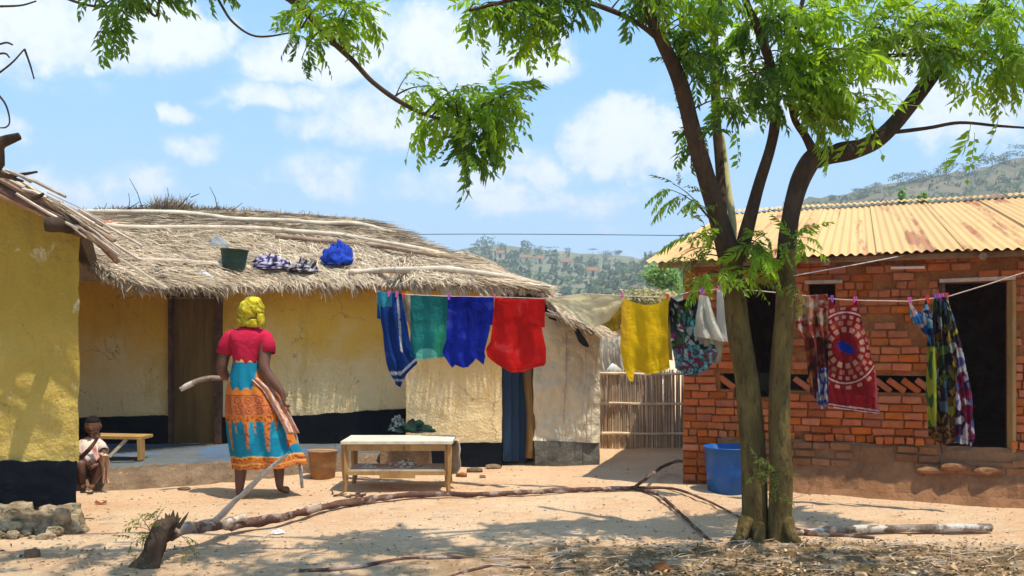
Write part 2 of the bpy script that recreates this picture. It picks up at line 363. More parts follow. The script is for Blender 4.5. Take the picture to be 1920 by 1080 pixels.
# ------------------------------------------------------------------ hills
def terrain(name, sil, dtop, dbase, mt, rough=6):
    """sil: silhouette (px, py); rises from the plain at dbase to the silhouette at dtop, falls away behind"""
    x0, x1 = sil[0][0], sil[-1][0]; nu, nv = 150, 26; vs = []
    for j in range(nv+6):
        v = j/nv
        for i in range(nu+1):
            px = lerp(x0, x1, i/nu); yt = interp(sil, px)
            top = P(px, yt, dtop)
            if v <= 1:
                d = lerp(dbase, dtop, v); z = -2+(top.z+2)*(v**1.15)
                z += rough*nz(px*.02, v*4, 0)*v*(1-v)*2+rough*.25*nz(px*.09, v*14, 3)*min(1, 4*v)
            else:
                d = dtop+(v-1)*min(dtop*1.2, 380); z = top.z*(1-(v-1)*1.5)
            vs.append(((px-960)/F*d, d, z))
    n = nu+1
    fs = [(j*n+i, j*n+i+1, (j+1)*n+i+1, (j+1)*n+i) for j in range(nv+5) for i in range(nu)]
    me = mesh(name, vs, fs, mt, True); o = bpy.data.objects.new(name, me); C.objects.link(o); tag(o, kind='structure')
    return lambda px, v: Vector(vs[min(nv+5, int(v*nv))*n+int((px-x0)/(x1-x0)*nu)])
M['hill_mid'] = mottled('hill_mid', (.09,.11,.06), (.20,.19,.11), .045, (1,1,1), .95, 0, .3, (.36,.22,.13), s3=.03, t3=(.54,.66))
M['hill_right'] = mottled('hill_right', (.07,.075,.035), (.19,.15,.085), .06, (1,1,1), .95, 0, .4, (.28,.2,.12), s3=.1, t3=(.55,.7))
M['hill_far'] = mottled('hill_far', (.08,.09,.05), (.16,.14,.08), .02, (1,1,1), .95, 0, .2)
mid = terrain('hill', [(-1800,470),(-600,460),(300,470),(760,478),(830,474),(900,461),(1000,466),(1090,474),(1190,483),(1260,500),(1400,520),(1900,540)], 420, 130, M['hill_mid'])
rt = terrain('hillside', [(980,600),(1120,520),(1190,492),(1230,474),(1330,432),(1440,394),(1540,370),(1700,338),(1800,322),(1920,296),(2200,260),(3000,240),(4200,300)], 300, 110, M['hill_right'], 8)
far = terrain('mountain', [(-3000,520),(-900,500),(500,520),(900,505),(1150,498),(1300,480),(1700,430),(2600,440),(4200,470)], 820, 520, M['hill_far'], 20)

def leafball(m, c, rx, ry, rz, n, s, seed=0, ragged=.35):
    for _ in range(n):
        a = R.uniform(0, 6.283); t = R.uniform(-1, 1); r = R.uniform(.45, 1)**.6
        k = 1+ragged*nz(math.cos(a)*1.7+seed, math.sin(a)*1.7, t*2+seed)*1.6
        q = math.sqrt(1-t*t)
        p = Vector((c[0]+rx*r*k*q*math.cos(a), c[1]+ry*r*k*q*math.sin(a), c[2]+rz*r*k*t))
        u = Vector((R.gauss(0,1),R.gauss(0,1),R.gauss(0,1))).normalized(); v = u.orthogonal().normalized(); ss = s*R.uniform(.6,1.5)
        m.add([p-u*ss, p+v*ss*.6, p+u*ss, p-v*ss*.6], [(0,1,2,3)])
def far_tree(px, v, where, h, wd, mt, label, group, shape=0, cat='tree', name='far_tree', base=None):
    b = base if base is not None else where(px, v); b = Vector(b)
    t = empty(name, b, label, cat, group)
    m = MB(); b = b-Vector((0,0,h*.32)); m.tube([b-Vector((0,0,.3)), b+Vector((0,0,h*.6))], [h*.03, h*.016], 5); m.build('trunk', M['bark_dark'], t)
    m = MB(); sd = R.random()*30
    if shape == 0:
        for k in range(4):
            leafball(m, b+Vector((R.uniform(-.3,.3)*wd, 0, h*R.uniform(.42,.85))), wd*.34, wd*.33, h*.2, 60, h*.055, sd+k)
    elif shape == 1:      # flat topped
        for k in range(4):
            leafball(m, b+Vector((R.uniform(-.4,.4)*wd, 0, h*R.uniform(.82,.95))), wd*.3, wd*.3, h*.09, 50, h*.04, sd+k)
    else:
        leafball(m, b+Vector((0,0,h*.55)), wd*.4, wd*.4, h*.45, 220, h*.05, sd)
    m.build('crown', mt, t); return t
ORD = ['first','second','third','fourth','fifth','sixth','seventh','eighth','ninth','tenth','eleventh','twelfth','thirteenth','fourteenth','fifteenth','sixteenth','seventeenth','eighteenth','nineteenth','twentieth']
for i_, (px, s) in enumerate(sorted([(1560,14),(1585,12),(1605,18),(1632,20),(1655,14),(1690,26),(1725,22),(1745,30),(1775,24),(1795,34),(1832,30),(1862,34),(1885,26),(1905,36),(1935,34),(1575,10),(1648,12),(1712,16)])):
    h = s/F*300*1.25
    far_tree(px, .985, rt, h, h*R.uniform(.9,1.3), M['farleaf'], ORD[i_]+' from the left of the hazy trees on the crest above the metal roof', 'trees on the crest above the metal roof', R.choice([0,0,0,1]))
for i_, (px, s) in enumerate(sorted([(895,14),(930,26),(955,16),(1000,22),(1060,12),(1085,12),(1120,12),(1140,16),(1165,12),(1180,12),(912,12),(1012,12)])):
    h = s/F*420*1.25
    far_tree(px, .985, mid, h, h*R.uniform(.9,1.5), M['farleaf'], ORD[i_]+' from the left of the bluish trees on the low far hill', 'trees on the low far hill', R.choice([0,0,1]))
m = MB()
for i in range(900):
    px = R.uniform(780, 1300); v = R.uniform(.15, .95); p = mid(px, v); s = R.uniform(.8, 2.6)
    leafball(m, p+Vector((0,0,s*.4)), s*1.3, s, s*.7, 9, s*.5)
tag(m.build('scrub', M['farleaf']), 'dark scrub and small bushes dotted over the low far hill', 'scrub', kind='stuff')
m = MB()
for i in range(1100):
    px = R.uniform(1100, 2000); v = R.uniform(.35, .99); p = rt(px, v); s = R.uniform(.6, 1.9)
    leafball(m, p+Vector((0,0,s*.4)), s*1.4, s, s*.7, 9, s*.5)
tag(m.build('scrub', M['farleaf']), 'brown green scrub covering the slope of the right hill', 'scrub', kind='stuff')
# far mud houses on the low hill
for i_, (px, v, wd) in enumerate(sorted([(1010,.80,4.5),(1035,.75,3.5),(1085,.7,4),(960,.8,3.5),(1120,.6,4)])):
    p = mid(px, v); e = empty('far_house', p, ORD[i_]+' from the left of the tiny pale houses on the low far hill', 'house', 'houses on the low far hill')
    m = MB(); m.box(p+Vector((0,0,.4)), (wd, 4, 3)); m.build('wall', M['cream_mud'], e)
    m = MB(); z = p.z+1.9
    m.add([(p.x-wd*.55,p.y-2.4,z),(p.x+wd*.55,p.y-2.4,z),(p.x+wd*.55,p.y+2.4,z),(p.x-wd*.55,p.y+2.4,z),(p.x-wd*.5,p.y,z+1.5),(p.x+wd*.5,p.y,z+1.5)],
          [(0,1,5,4),(2,3,4,5),(0,4,3),(1,2,5),(0,3,2,1)]); m.build('roof', M['mud_foot'], e)
    m = MB()
    m.box(p+Vector((0,-2.02,.8)), (.9,.05,1.9)); m.build('door', M['dark_void'], e)

# haze: one closed box of even air
def make_haze():
    m = MB(); m.box((0, 340, 61), (2600, 1300, 130))
    mt = bpy.data.materials.new('haze'); mt.use_nodes = True; n = NT(mt.node_tree); mt.node_tree.nodes.clear()
    o = n.n('ShaderNodeOutputMaterial'); v = n.n('ShaderNodeVolumePrincipled')
    v.inputs['Color'].default_value = (.86,.94,1,1); v.inputs['Density'].default_value = .0011; v.inputs['Anisotropy'].default_value = 0
    n.l(v.outputs[0], o.inputs['Volume'])
    h = m.build('haze', mt); tag(h, kind='stuff', label='thin pale air haze over the valley', cat='haze')
HAZE = True
if HAZE: make_haze()

# ------------------------------------------------------------------ wall slabs
def slab(name, mt, parent, x0, x1, top, bot, dfun, nu, nv, thick=.28, amp=.012, back=None, seed=0):
    """front grid between pixel columns x0..x1, top(px)/bot(px) give world z"""
    vs = []; n = nu+1
    bk = Vector(back) if back else Vector((0, thick, 0))
    for j in range(nv+1):
        for i in range(n):
            px = lerp(x0, x1, i/nu); d = dfun(px); z = lerp(bot(px), top(px), j/nv)
            x = (px-960)/F*d
            dd = amp*(nz(x+seed, z, 0, 3)*1.2+.5*nz(x+seed, z, 4, 11))
            ex = amp*.8*nz(seed+z*6, 3)*(1 if i in (0, nu) else 0)
            vs.append(Vector((x+ex, d+dd, z)))
    k = len(vs)
    vs += [v+bk for v in vs[:]]
    q = lambda i, j: j*n+i
    fs = []
    for j in range(nv):
        for i in range(nu):
            fs.append((q(i,j), q(i+1,j), q(i+1,j+1), q(i,j+1))); fs.append((k+q(i,j+1), k+q(i+1,j+1), k+q(i+1,j), k+q(i,j)))
    for i in range(nu):
        fs.append((q(i,0), k+q(i,0), k+q(i+1,0), q(i+1,0))); fs.append((q(i+1,nv), k+q(i+1,nv), k+q(i,nv), q(i,nv)))
    for j in range(nv):
        fs.append((q(0,j+1), k+q(0,j+1), k+q(0,j), q(0,j))); fs.append((q(nu,j), k+q(nu,j), k+q(nu,j+1), q(nu,j+1)))
    return obj(name, vs, fs, mt, parent, False)
def zpx(py, d): return CH-(py-HY)/F*d

# ------------------------------------------------------------------ near yellow house (left)
h1 = empty('mud_house', P(70, 1000, 6.2)*1.0, 'olive yellow mud walled house at the left edge, black painted foot, pole roof', 'house')
h1.location.z = 0
d1 = lambda px: 6.2
top1 = lambda px: zpx(interp([(-260,240),(0,368),(60,390),(120,432),(150,446)], px), 6.2)
slab('wall', M['olive_plaster'], h1, -260, 147, top1, lambda px: zpx(867, 6.2), d1, 60, 40, back=(-1.6, 3.0, 0), amp=.02)
slab('painted_band', M['black_paint'], h1, -260, 144, lambda px: zpx(867, 6.2)+.012+.014*nz(px*.03,1)+.008*nz(px*.13,5), lambda px: .16, lambda px: 6.16, 50, 8, back=(-1.6, 3.0, 0), amp=.015)
slab('foundation', M['soil'], h1, -260, 136, lambda px: .165, lambda px: -.05, lambda px: 6.2, 30, 4, back=(-1.6, 3.0, 0), amp=.05)
for i in range(30):
    px = R.uniform(-60, 150); z = R.uniform(.0, .08); s = R.uniform(.02, .05)
    vs, fs = rock(((px-960)/F*6.1, 5.98+R.uniform(-.10,.06)-(.16-z)*.6, z), (s*1.3, s, s*.85), i, 3, .5)
    link('foundation_stone', mesh('foundation_stone', vs, fs, M['rock']), h1)
for i, (px, z, sz) in enumerate([(-30,.07,(.26,.13,.13)),(30,.08,(.22,.13,.14)),(78,.06,(.19,.12,.11)),(118,.08,(.16,.12,.14)),(138,.02,(.10,.08,.07))]):
    vs, fs = rock(((px-960)/F*6.06, 6.04, z), sz, i*3+50, 4, .5)
    vs = [v+Vector((.02*nz(v.x*16,v.z*16,3), -.035*abs(nz(v.x*11,v.z*11)), .02*nz(v.x*14,v.z*14,7))) for v in vs]
    link('foundation_stone', mesh('foundation_stone', vs, fs, M['rock']), h1)
# roof slab, underside seen; gradient perpendicular to the side wall
def h1_roof():
    g = Vector((.89, .455)); zc = zpx(470, 6.0); pc = P(222, 470, 6.0)
    def zz(x, y): return zc - .62*((x-pc.x)*.89+(y-pc.y)*.455)/.89+0
    m = MB()
    dirb = Vector((-.46, 1)); pts = []
    for j in range(9):
        for i in range(13):
            s = i/12*2.0-.05; t = j/8*3.0+.02
            x = pc.x-s*1.0+dirb.x*t-.30; y = pc.y+t
            pts.append((x, y, zc+.62*s+.19+.02*nz(x*5, y*5)))
    n = 13
    fs = [(j*n+i, j*n+i+1, (j+1)*n+i+1, (j+1)*n+i) for j in range(8) for i in range(12)]
    o = obj('thatch_layer', pts, fs, M['thatch_base'], h1); solid(o, .10)
    # loose grass over it
    m = MB()
    for _ in range(2600):
        s = R.uniform(-.1, 2.0); t = R.uniform(-.02, .9)
        p = Vector((pc.x-s+dirb.x*t-.28, pc.y+t, zc+.62*s+.20+R.uniform(0,.05)))
        dr = Vector((1, R.uniform(-.2,.1), -.62+R.uniform(-.12,.12))).normalized(); L = R.uniform(.1,.3); sd = Vector((0,1,R.uniform(-.5,.5))).normalized()*.004
        m.add([p-sd, p+sd, p+dr*L+sd*.4, p+dr*L-sd*.4], [(0,1,2,3)])
    tag(m.build('loose_thatch', M['straw'], h1), kind='stuff')
h1_roof()
for i, (pts) in enumerate([
    [(-140,262,6.0,7),(0,334,6.0,7),(70,372,6.02,7),(140,412,6.05,6),(215,452,6.08,5)],
    [(-140,292,5.9,7),(0,356,5.92,7),(60,385,5.95,7),(115,410,5.98,6)],
    [(-60,340,5.98,6),(30,378,6.0,6),(90,405,6.0,6),(160,440,6.05,5),(222,478,6.1,5)],
    [(140,428,6.15,6),(180,452,6.2,6),(222,492,6.25,5)],
    [(-80,300,6.1,6),(20,345,6.1,6),(90,376,6.15,6),(150,402,6.2,6),(190,425,6.2,5)]]):
    m = MB(); pix_tube(m, pts, 7, .35, 4); m.build('roof_pole', M['dark_wood' if i % 2 else 'pole_dark'], h1)
m = MB(); pix_tube(m, [(84,420,5.85,12),(112,421,5.9,15),(150,424,6.2,15),(160,425,6.6,15)], 10, .3); m.build('roof_beam', M['bark_dark'], h1, True)
m = MB()
for k_ in range(34):
    x0 = R.uniform(-60,150); L_ = R.uniform(40,120); dy = R.uniform(-26,10); a0_ = interp([(-60,300),(0,338),(140,412),(230,472)],x0)+dy; a1_ = interp([(-60,300),(0,338),(140,412),(230,472),(290,500)],x0+L_)+dy+R.uniform(-10,12)
    dd = R.uniform(5.86,6.3); m.tube([P(x0,a0_,dd),P(x0+L_*.5,(a0_+a1_)/2+R.uniform(-4,4),dd),P(x0+L_,a1_,dd)], R.uniform(.004,.013), 5, .3)
tag(m.build('roof_stick', M['grey_wood'], h1), kind='stuff')
m = MB()
for a in [(-20,330,70,322,4),(0,322,44,340,4),(60,370,82,363,5),(30,330,10,332,3)]:
    pix_tube(m, [(a[0],a[1],5.9,a[4]),((a[0]+a[2])/2,(a[1]+a[3])/2+3,5.9,a[4]),(a[2],a[3],5.9,a[4]*.5)], 5, .3, 3)
tag(m.build('broken_stick', M['bark_dark'], h1), kind='stuff')

# ------------------------------------------------------------------ thatched house (middle)
h2 = empty('thatched_house', (-2.0, 9.5, 0), 'long cream and ochre mud house with ragged thatched roof behind the woman', 'house')
dA = 9.9
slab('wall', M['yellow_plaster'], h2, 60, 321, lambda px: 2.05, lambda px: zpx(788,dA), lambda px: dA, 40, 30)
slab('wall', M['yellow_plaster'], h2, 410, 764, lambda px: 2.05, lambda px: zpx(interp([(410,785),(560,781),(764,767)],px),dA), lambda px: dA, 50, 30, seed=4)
slab('painted_band', M['black_paint'], h2, 60, 319, lambda px: zpx(interp([(60,790),(319,783)],px),dA)+.03+.014*nz(px*.03,1)+.008*nz(px*.13,5), lambda px: -.02, lambda px: dA-.022, 60, 6, amp=.006)
slab('painted_band', M['black_paint'], h2, 412, 764, lambda px: zpx(interp([(410,785),(560,781),(764,767)],px),dA)+.012+.014*nz(px*.03,1)+.008*nz(px*.13,5), lambda px: -.02, lambda px: dA-.022, 60, 6, amp=.006)
dB = 9.2
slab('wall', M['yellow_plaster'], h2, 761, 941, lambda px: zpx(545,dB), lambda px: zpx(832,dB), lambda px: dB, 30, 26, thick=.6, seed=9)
slab('painted_band', M['black_paint'], h2, 761, 941, lambda px: zpx(832,dB)+.012+.012*nz(px*.04,1)+.008*nz(px*.15,5), lambda px: -.05, lambda px: dB-.02, 20, 5, thick=.6, amp=.012)
# dark inside behind the doorway, blue door ajar, jamb
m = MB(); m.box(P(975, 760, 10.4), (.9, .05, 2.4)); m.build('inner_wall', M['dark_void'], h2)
M['blue_door'] = mottled('blue_door', (.012,.035,.075), (.02,.055,.11), 4, (1,1,.2), .7, .004, 20)
m = MB(); a = P(943, 700, 9.3); b = P(988, 700, 9.42)
for i in range(3):
    p = lerp(a, b, (i+.5)/3); m.box((p.x, p.y, .87), (.093, .035, 1.66), jit=.002)
    m.build('door_plank', M['blue_door'], h2); m = MB()
m = MB(); pix_tube(m, [(994,858,9.24,9),(995,780,9.22,8.5),(990,700,9.22,8.5),(984,600,9.22,8),(982,555,9.22,8)], 4, .2); m.build('door_jamb', M['old_door'], h2, True)
dC = lambda px: interp([(1003,9.2),(1125,9.35)], px)
slab('wall', M['cream_mud'], h2, 1000, 1125, lambda px: zpx(interp([(1000,560),(1030,598),(1110,620),(1125,632)],px),dC(px)), lambda px: zpx(interp([(1000,826),(1125,830)],px),dC(px)), dC, 40, 44, back=(-.1,1.5,0), amp=.05, seed=14)
slab('painted_band', M['mud_grey'], h2, 1003, 1124, lambda px: zpx(interp([(1000,826),(1125,830)],px),dC(px))-.002, lambda px: -.05, lambda px: dC(px)-.02, 20, 6, back=(-.1,1.5,0), amp=.03)
# thin poles cracked into the mud wall
for a, b in ((1062,1058),(1098,1092),(1118,1110)):
    m = MB(); pix_tube(m, [(a,622,9.26,1.3),((a+b)/2+2,700,9.235,1.4),(b,760,9.235,1.2),(b-2,825,9.23,.9)], 5, .5); m.build('wall_stake', M['grey_wood'], h2)
# door of the recessed front: planks, frame
for i in range(4):
    p = P(334+i*20.2, 700, dA+.05); m = MB(); m.box((p.x, p.y, zpx(696,dA)), (.122, .035, 1.68), jit=.003); m.build('door_plank', M['old_door'], h2)
m = MB(); m.box((P(322,0,dA).x, dA-.01, zpx(696,dA)), (.035,.10,1.7), jit=.004); m.build('door_frame', M['dark_wood'], h2)
m = MB(); m.box((P(412,0,dA).x, dA-.01, zpx(696,dA)), (.075,.12,1.7), jit=.006); m.build('door_frame', M['dark_wood'], h2)
m = MB(); m.box((P(367,0,dA).x, dA-.01, zpx(552,dA)), (.62,.10,.07), jit=.004); m.build('door_lintel', M['dark_wood'], h2)
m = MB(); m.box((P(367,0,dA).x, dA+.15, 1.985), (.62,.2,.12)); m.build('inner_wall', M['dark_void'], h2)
# veranda floor
def veranda():
    nu, nv = 60, 16; vs = []
    edge = [(120,7.75),(220,7.8),(320,8.1),(430,8.3),(560,8.75),(700,9.0),(764,9.1)]
    for j in range(nv+1):
        for i in range(nu+1):
            px = lerp(90, 764, i/nu); de = interp(edge, px)+.06*nz(i*.5, 0)
            if j < 3: d = de-.16*(1-j/3); z = .15*(j/3)**.6-.01
            else: d = lerp(de, dA, (j-3)/(nv-3)); z = .165
            z += .008*nz(px*.03, d*3)+(.02*nz(px*.11, d*9) if j < 5 else 0)
            vs.append(((px-960)/F*d, d, z))
    n = nu+1; fs = [(j*n+i, j*n+i+1, (j+1)*n+i+1, (j+1)*n+i) for j in range(nv) for i in range(nu)]
    a = [f for k, f in enumerate(fs) if k < nu*4]; b = [f for k, f in enumerate(fs) if k >= nu*4]
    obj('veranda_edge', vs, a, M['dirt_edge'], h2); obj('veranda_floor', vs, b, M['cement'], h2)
veranda()
# roof surface
EAVE = [(40,455,8.5),(120,462,8.55),(150,474,8.6),(200,514,8.65),(260,532,8.7),(400,536,9.3),(480,533,9.68),(560,530,9.7),(735,527,9.7),(775,528,9.08),(900,532,9.03),(1010,541,9.1),(1045,586,9.05),(1080,603,9.1),(1115,620,9.2)]
RIDGE = [(40,404,11.5),(150,402,11.5),(300,396,11.5),(450,400,11.5),(600,412,11.5),(665,418,11.4),(760,452,11.1),(830,479,10.8),(900,503,10.5),(1010,545,10.0),(1045,575,9.6),(1080,594,9.5),(1115,614,9.4)]
def e3(L, px): return (interp([(a,b) for a,b,c in L], px), interp([(a,c) for a,b,c in L], px))
def roofP(px, v):
    a, da = e3(EAVE, px); b, db = e3(RIDGE, px)
    p = lerp(P(px, a, da), P(px, b, db), v)
    p.z += .05*math.sin(math.pi*min(1,max(0,v)))*(1 if px < 950 else max(0,(1100-px)/150))
    return p
def roof_at(px, py, lift=0.0):
    lo, hi = 0., 1.
    for _ in range(18):
        v = (lo+hi)/2; q = roofP(px, v); y = HY-(q.z-CH)/q.y*F
        if y > py: lo = v
        else: hi = v
    q = roofP(px, (lo+hi)/2); return q+Vector((0,-.3*lift,lift))
vs = []; nu, nv = 120, 14
for j in range(nv+1+8):
    for i in range(nu+1):
        px = lerp(-60, 1117, i/nu)
        if j <= nv: p = roofP(max(px,40), j/nv); p.x = (px-960)/F*p.y
        else:
            p = roofP(max(px,40), 1.0); p.x = (px-960)/F*p.y; t = (j-nv)/8*2.4*min(1,(1117-px)/300+.1); p = p+Vector((0, t, -t*.5))
        p.z += .022*nz(px*.03, j*.7)
        vs.append(p)
n = nu+1
ro = obj('roof', vs, [(j*n+i, j*n+i+1, (j+1)*n+i+1, (j+1)*n+i) for j in range(nv+8) for i in range(nu)], M['thatch_base'], h2)
solid(ro, .045, -1)
def straw(m, p, d, L, wd, side=None):
    s = side if side is not None else Vector((1,0,R.uniform(-.2,.2)))
    s = (s-d*s.dot(d)).normalized()*wd
    mid_ = p+d*L*.5+Vector((0,0,R.uniform(-.01,.02)))
    m.add([p-s, p+s, mid_+s, mid_-s, p+d*L+s*.3, p+d*L-s*.3], [(0,1,2,3),(3,2,4,5)])
m = MB(); mt_ = MB()
for _ in range(40000):
    px = R.uniform(60, 1112); v = R.random()**1.1
    p = roofP(px, v); q = roofP(px, max(0,v-.04)); dn = (q-p)
    if dn.length < 1e-4: dn = Vector((0,-1,-.4))
    dn = dn.normalized(); rt_ = Vector((1,0,-.05*(1 if px > 500 else 0)))
    topness = max(0, (v-.62)/.3)
    ang = R.gauss(.72, .48) if topness <= 0 else R.gauss(1.3, .2)
    if px > 880: ang = R.gauss(1.1,.25); rt_ = (roofP(px+8, v)-roofP(px-8, v)).normalized()
    d = (dn*math.cos(ang)+rt_*math.sin(ang)+Vector((0,0,R.uniform(0,.10)))).normalized()
    p = p+Vector((0,-.01,R.uniform(0.0,.04)+.02*nz(px*.06,v*9)))
    straw(m if topness <= .3 else mt_, p, d, R.uniform(.10,.34), R.uniform(.0018,.0042))
# eave fringe in tufts
for _ in range(9500):
    px = R.uniform(140, 1108); k = 1.3*nz(px*.055, 2)+.9*nz(px*.17, 7)
    L = max(.03, .09+.09*k)*R.uniform(.5,1.3)
    if px > 940: L *= .45
    p = roofP(px, R.uniform(0,.06)); p.y -= R.uniform(0,.05); p.z += R.uniform(-.06,.02)
    d = Vector((R.gauss(.45,.25), R.uniform(-.45,-.05), -R.uniform(.5,1.1))).normalized()
    straw(m, p, d, L, R.uniform(.0022,.0048))
tag(m.build('thatch', M['straw'], h2), kind='stuff')
# grass tufts and twigs on the ridge
for _ in range(1500):
    px = R.choice([R.gauss(318,24), R.uniform(170,680), R.gauss(250,40), R.gauss(400,30)])
    if not 70 < px < 690: continue
    p = roofP(px, .99); h = R.uniform(.04,.13)*(2.0 if abs(px-318) < 30 else 1)
    d = Vector((R.gauss(.2,.6), R.uniform(-.3,.3), R.uniform(.2,1))).normalized(); straw(mt_, p, d, h, .0045)
for _ in range(2400):
    px = R.uniform(300, 720); p = roofP(px, R.uniform(.8,1.02)); p.z += .04*R.random()
    straw(mt_, p, Vector((1, R.uniform(-.1,.1), -.09+R.uniform(-.03,.05))).normalized(), R.uniform(.3,.6), .004)
tag(mt_.build('ridge_thatch', M['straw_top'], h2), kind='stuff')
m = MB()
for a in [(240,388,241,362),(238,385,262,378),(262,378,275,385),(312,375,314,352),(330,385,358,362),(358,362,374,363),(395,392,410,378),(425,394,455,380),(455,380,456,392),(303,385,325,372),(340,388,352,370),(190,390,200,380),(268,386,243,335),(408,384,393,350)]:
    p = P(a[0],a[1]+8,11.4); q = P(a[2],a[3],11.4); m.tube([p,(p+q)/2+Vector((.02,0,.01)),q],[.007,.005,.003],4)
tag(m.build('dry_twigs', M['bark_dark'], h2), kind='stuff')

# poles lying on the thatch
pg = 'poles lying across the thatched roof'
for pts, lab, mt in [
    ([(150,404,4),(178,406,6),(300,407,6),(380,412,6),(440,420,6),(540,423,6),(600,428,6),(660,428,6),(700,435,5),(766,447,4)], 'long pale peeled pole, uppermost of those lying across the thatch', 'pole'),
    ([(190,431,5),(260,437,6),(380,436,6),(480,438,6),(570,445,6),(640,450,5),(700,461,5),(800,479,5),(900,502,4)], 'bent brown pole lying second from the ridge across the thatch', 'pole'),
    ([(518,452,5),(600,461,6),(700,469,5),(780,483,5),(860,497,5),(950,515,4),(1036,534,3)], 'dark ended pole running down to the right tip of the thatch', 'pole_dark'),
    ([(250,498,5),(350,502,6),(420,509,7),(470,514,7)], 'short grey pole on the thatch under the dark green basin', 'grey_wood'),
    ([(655,521,6),(700,518,6),(760,517,7),(830,516,7),(880,521,6),(960,532,5),(1012,540,3)], 'curved pale pole lying low on the thatch, right of the blue cloth', 'pole')]:
    m = MB(); q = smooth_path([(*roof_at(a, b, .06), r*.95*9.6/F) for a,b,r in pts], 4)
    m.tube([Vector(x[:3]) for x in q], [x[3] for x in q], 7, .25, sc=6)
    tag(m.build('pole', M[mt], None, True), lab, 'pole', pg)
# pale plank at left eave corner and small loose things on the roof
m = MB(); a = P(150,452,7.9); b = P(235,492,7.95); c_ = P(312,541,8.0); m.bar(a,b,.10,.025); m.bar(b,c_,.07,.022); 
tag(m.build('plank', M['pole']), 'pale split plank sloping down over the left corner of the thatch', 'plank')
def heap(name, px, py, wx, wz, dep, col, label, cat, seed, d=None, mtl='cloth_thick', fold=1.0, base=None):
    c = roof_at(px, py+wz*.5, .015) if d is None else P(px, py+wz*.5, d); k = c.y/F; nu, nv = 44, 22; vs = []; cs = []; fs = []
    for j in range(nv+1):
        for i in range(nu):
            a = 2*math.pi*i/nu; t = j/nv*math.pi/2
            r = 1+.42*fold*nz(math.cos(a)*1.8+seed, math.sin(a)*1.8, t*2.2)+.13*fold*nz(math.cos(a)*5+seed, math.sin(a)*5, t*5)
            fl = .035*fold*math.sin(a*9+4*nz(a,t*3,seed))*math.cos(t)
            x = math.cos(a)*math.cos(t)*wx*.5*k*(r+fl); y = math.sin(a)*math.cos(t)*dep*(r+fl); z = math.sin(t)**1.5*wz*k*r*(.78+.5*nz(math.cos(a)*2,math.sin(a)*2+t*3,seed+5))+abs(.12*fold*wz*k*nz(x*30,y*30,seed))
            vs.append(c+Vector((x,y,z-.01))); cs.append(col(x/k, z/k, seed))
    fs = [(j*nu+i, j*nu+(i+1)%nu, (j+1)*nu+(i+1)%nu, (j+1)*nu+i) for j in range(nv) for i in range(nu)]
    o = obj(name, vs, fs, M[mtl], None, True, cs); return tag(o, label, cat)
def c_blue(x,z,s): return (.02,.06,.42) if nz(x*.1,z*.15,s) > -.2 else (.012,.03,.22)
def c_purp(x,z,s):
    v = nz(x*.13,z*.3,s); return (.62,.58,.72) if v > .12 else ((.07,.04,.16) if v > -.12 else (.02,.015,.02))
heap('crumpled_cloth', 632, 478, 66, 42, .16, c_blue, 'crumpled bright blue cloth drying on the thatch', 'cloth', 3)
heap('crumpled_cloth', 508, 492, 84, 30, .16, c_purp, 'crumpled purple and white patterned cloth between basin and blue cloth', 'cloth', 5)
heap('crumpled_cloth', 572, 500, 60, 26, .14, lambda x,z,s: (.5,.45,.48) if nz(x*.16,z*.3,s) > .15 else (.03,.025,.03), 'black and white rumpled cloth tucked beside the blue cloth', 'cloth', 8)
heap('shoe', 290, 508, 36, 12, .05, lambda x,z,s: (.02,.02,.035), 'dark blue shoe lying near the left thatch edge, upper one', 'shoe', 2, fold=.4)
heap('shoe', 300, 522, 44, 13, .05, lambda x,z,s: (.015,.013,.015), 'black shoe lying at the left thatch edge, lower one', 'shoe', 9, fold=.4)
heap('plastic_bag', 380, 516, 44, 13, .06, lambda x,z,s: (.72,.72,.76), 'flattened whitish plastic bag on the thatch above the plank door', 'bag', 12, fold=.8)
heap('plastic_scrap', 205, 420, 52, 12, .06, lambda x,z,s: (.62,.12,.05) if nz(x*.2,z,s) > -.1 else (.7,.5,.45), 'faded orange red plastic scrap near the left ridge poles', 'plastic scrap', 14, fold=.8)
heap('tin_sheet', 408, 455, 50, 20, .10, lambda x,z,s: (.30,.31,.32), 'bent grey metal sheet piece above the dark green basin', 'metal sheet', 17, fold=.5)
def bowl(name, c, r0, r1, h, mt, label, cat, tilt=0, rim=.006, handle=False, hmt=None, tl=0):
    e = empty(name, Vector(c), label, cat); ax = Matrix.Rotation(tilt, 3, 'Y') @ Matrix.Rotation(tl, 3, 'X')
    m = MB(); m.lathe([(0.001,0),(r0,0),(lerp(r0,r1,.5),h*.5),(r1,h),(r1+rim,h),(r1+rim,h-.015),(r1+rim*.3,h-.017)][:5]+[(r1-.008,h),(lerp(r0,r1,.5)-.008,h*.5),(r0-.006,.01),(.001,.01)], c, 28, ax)
    m.build('bowl_body', mt, e, True)
    m = MB(); m.tube([Vector(c)+ax@Vector((math.cos(a)*(r1+.004),math.sin(a)*(r1+.004),h)) for a in np.linspace(0,6.283,29)], rim, 6); m.build('rim', mt, e, True)
    if handle:
        m = MB(); m.tube([Vector(c)+ax@Vector((math.cos(a)*(r1+.01), -.03-math.sin(a)*.05, h+.0+math.sin(a)*.02)) for a in np.linspace(0,math.pi,14)], .004, 5); m.build('handle', hmt or mt, e, True)
    return e
M['green_plastic'] = plain('green_plastic', (.02,.06,.045), .45)
M['rusty_tin'] = mottled('rusty_tin', (.20,.09,.035), (.36,.19,.07), 9, rough=.6, bd=.003, bs=30, c3=(.45,.36,.22))
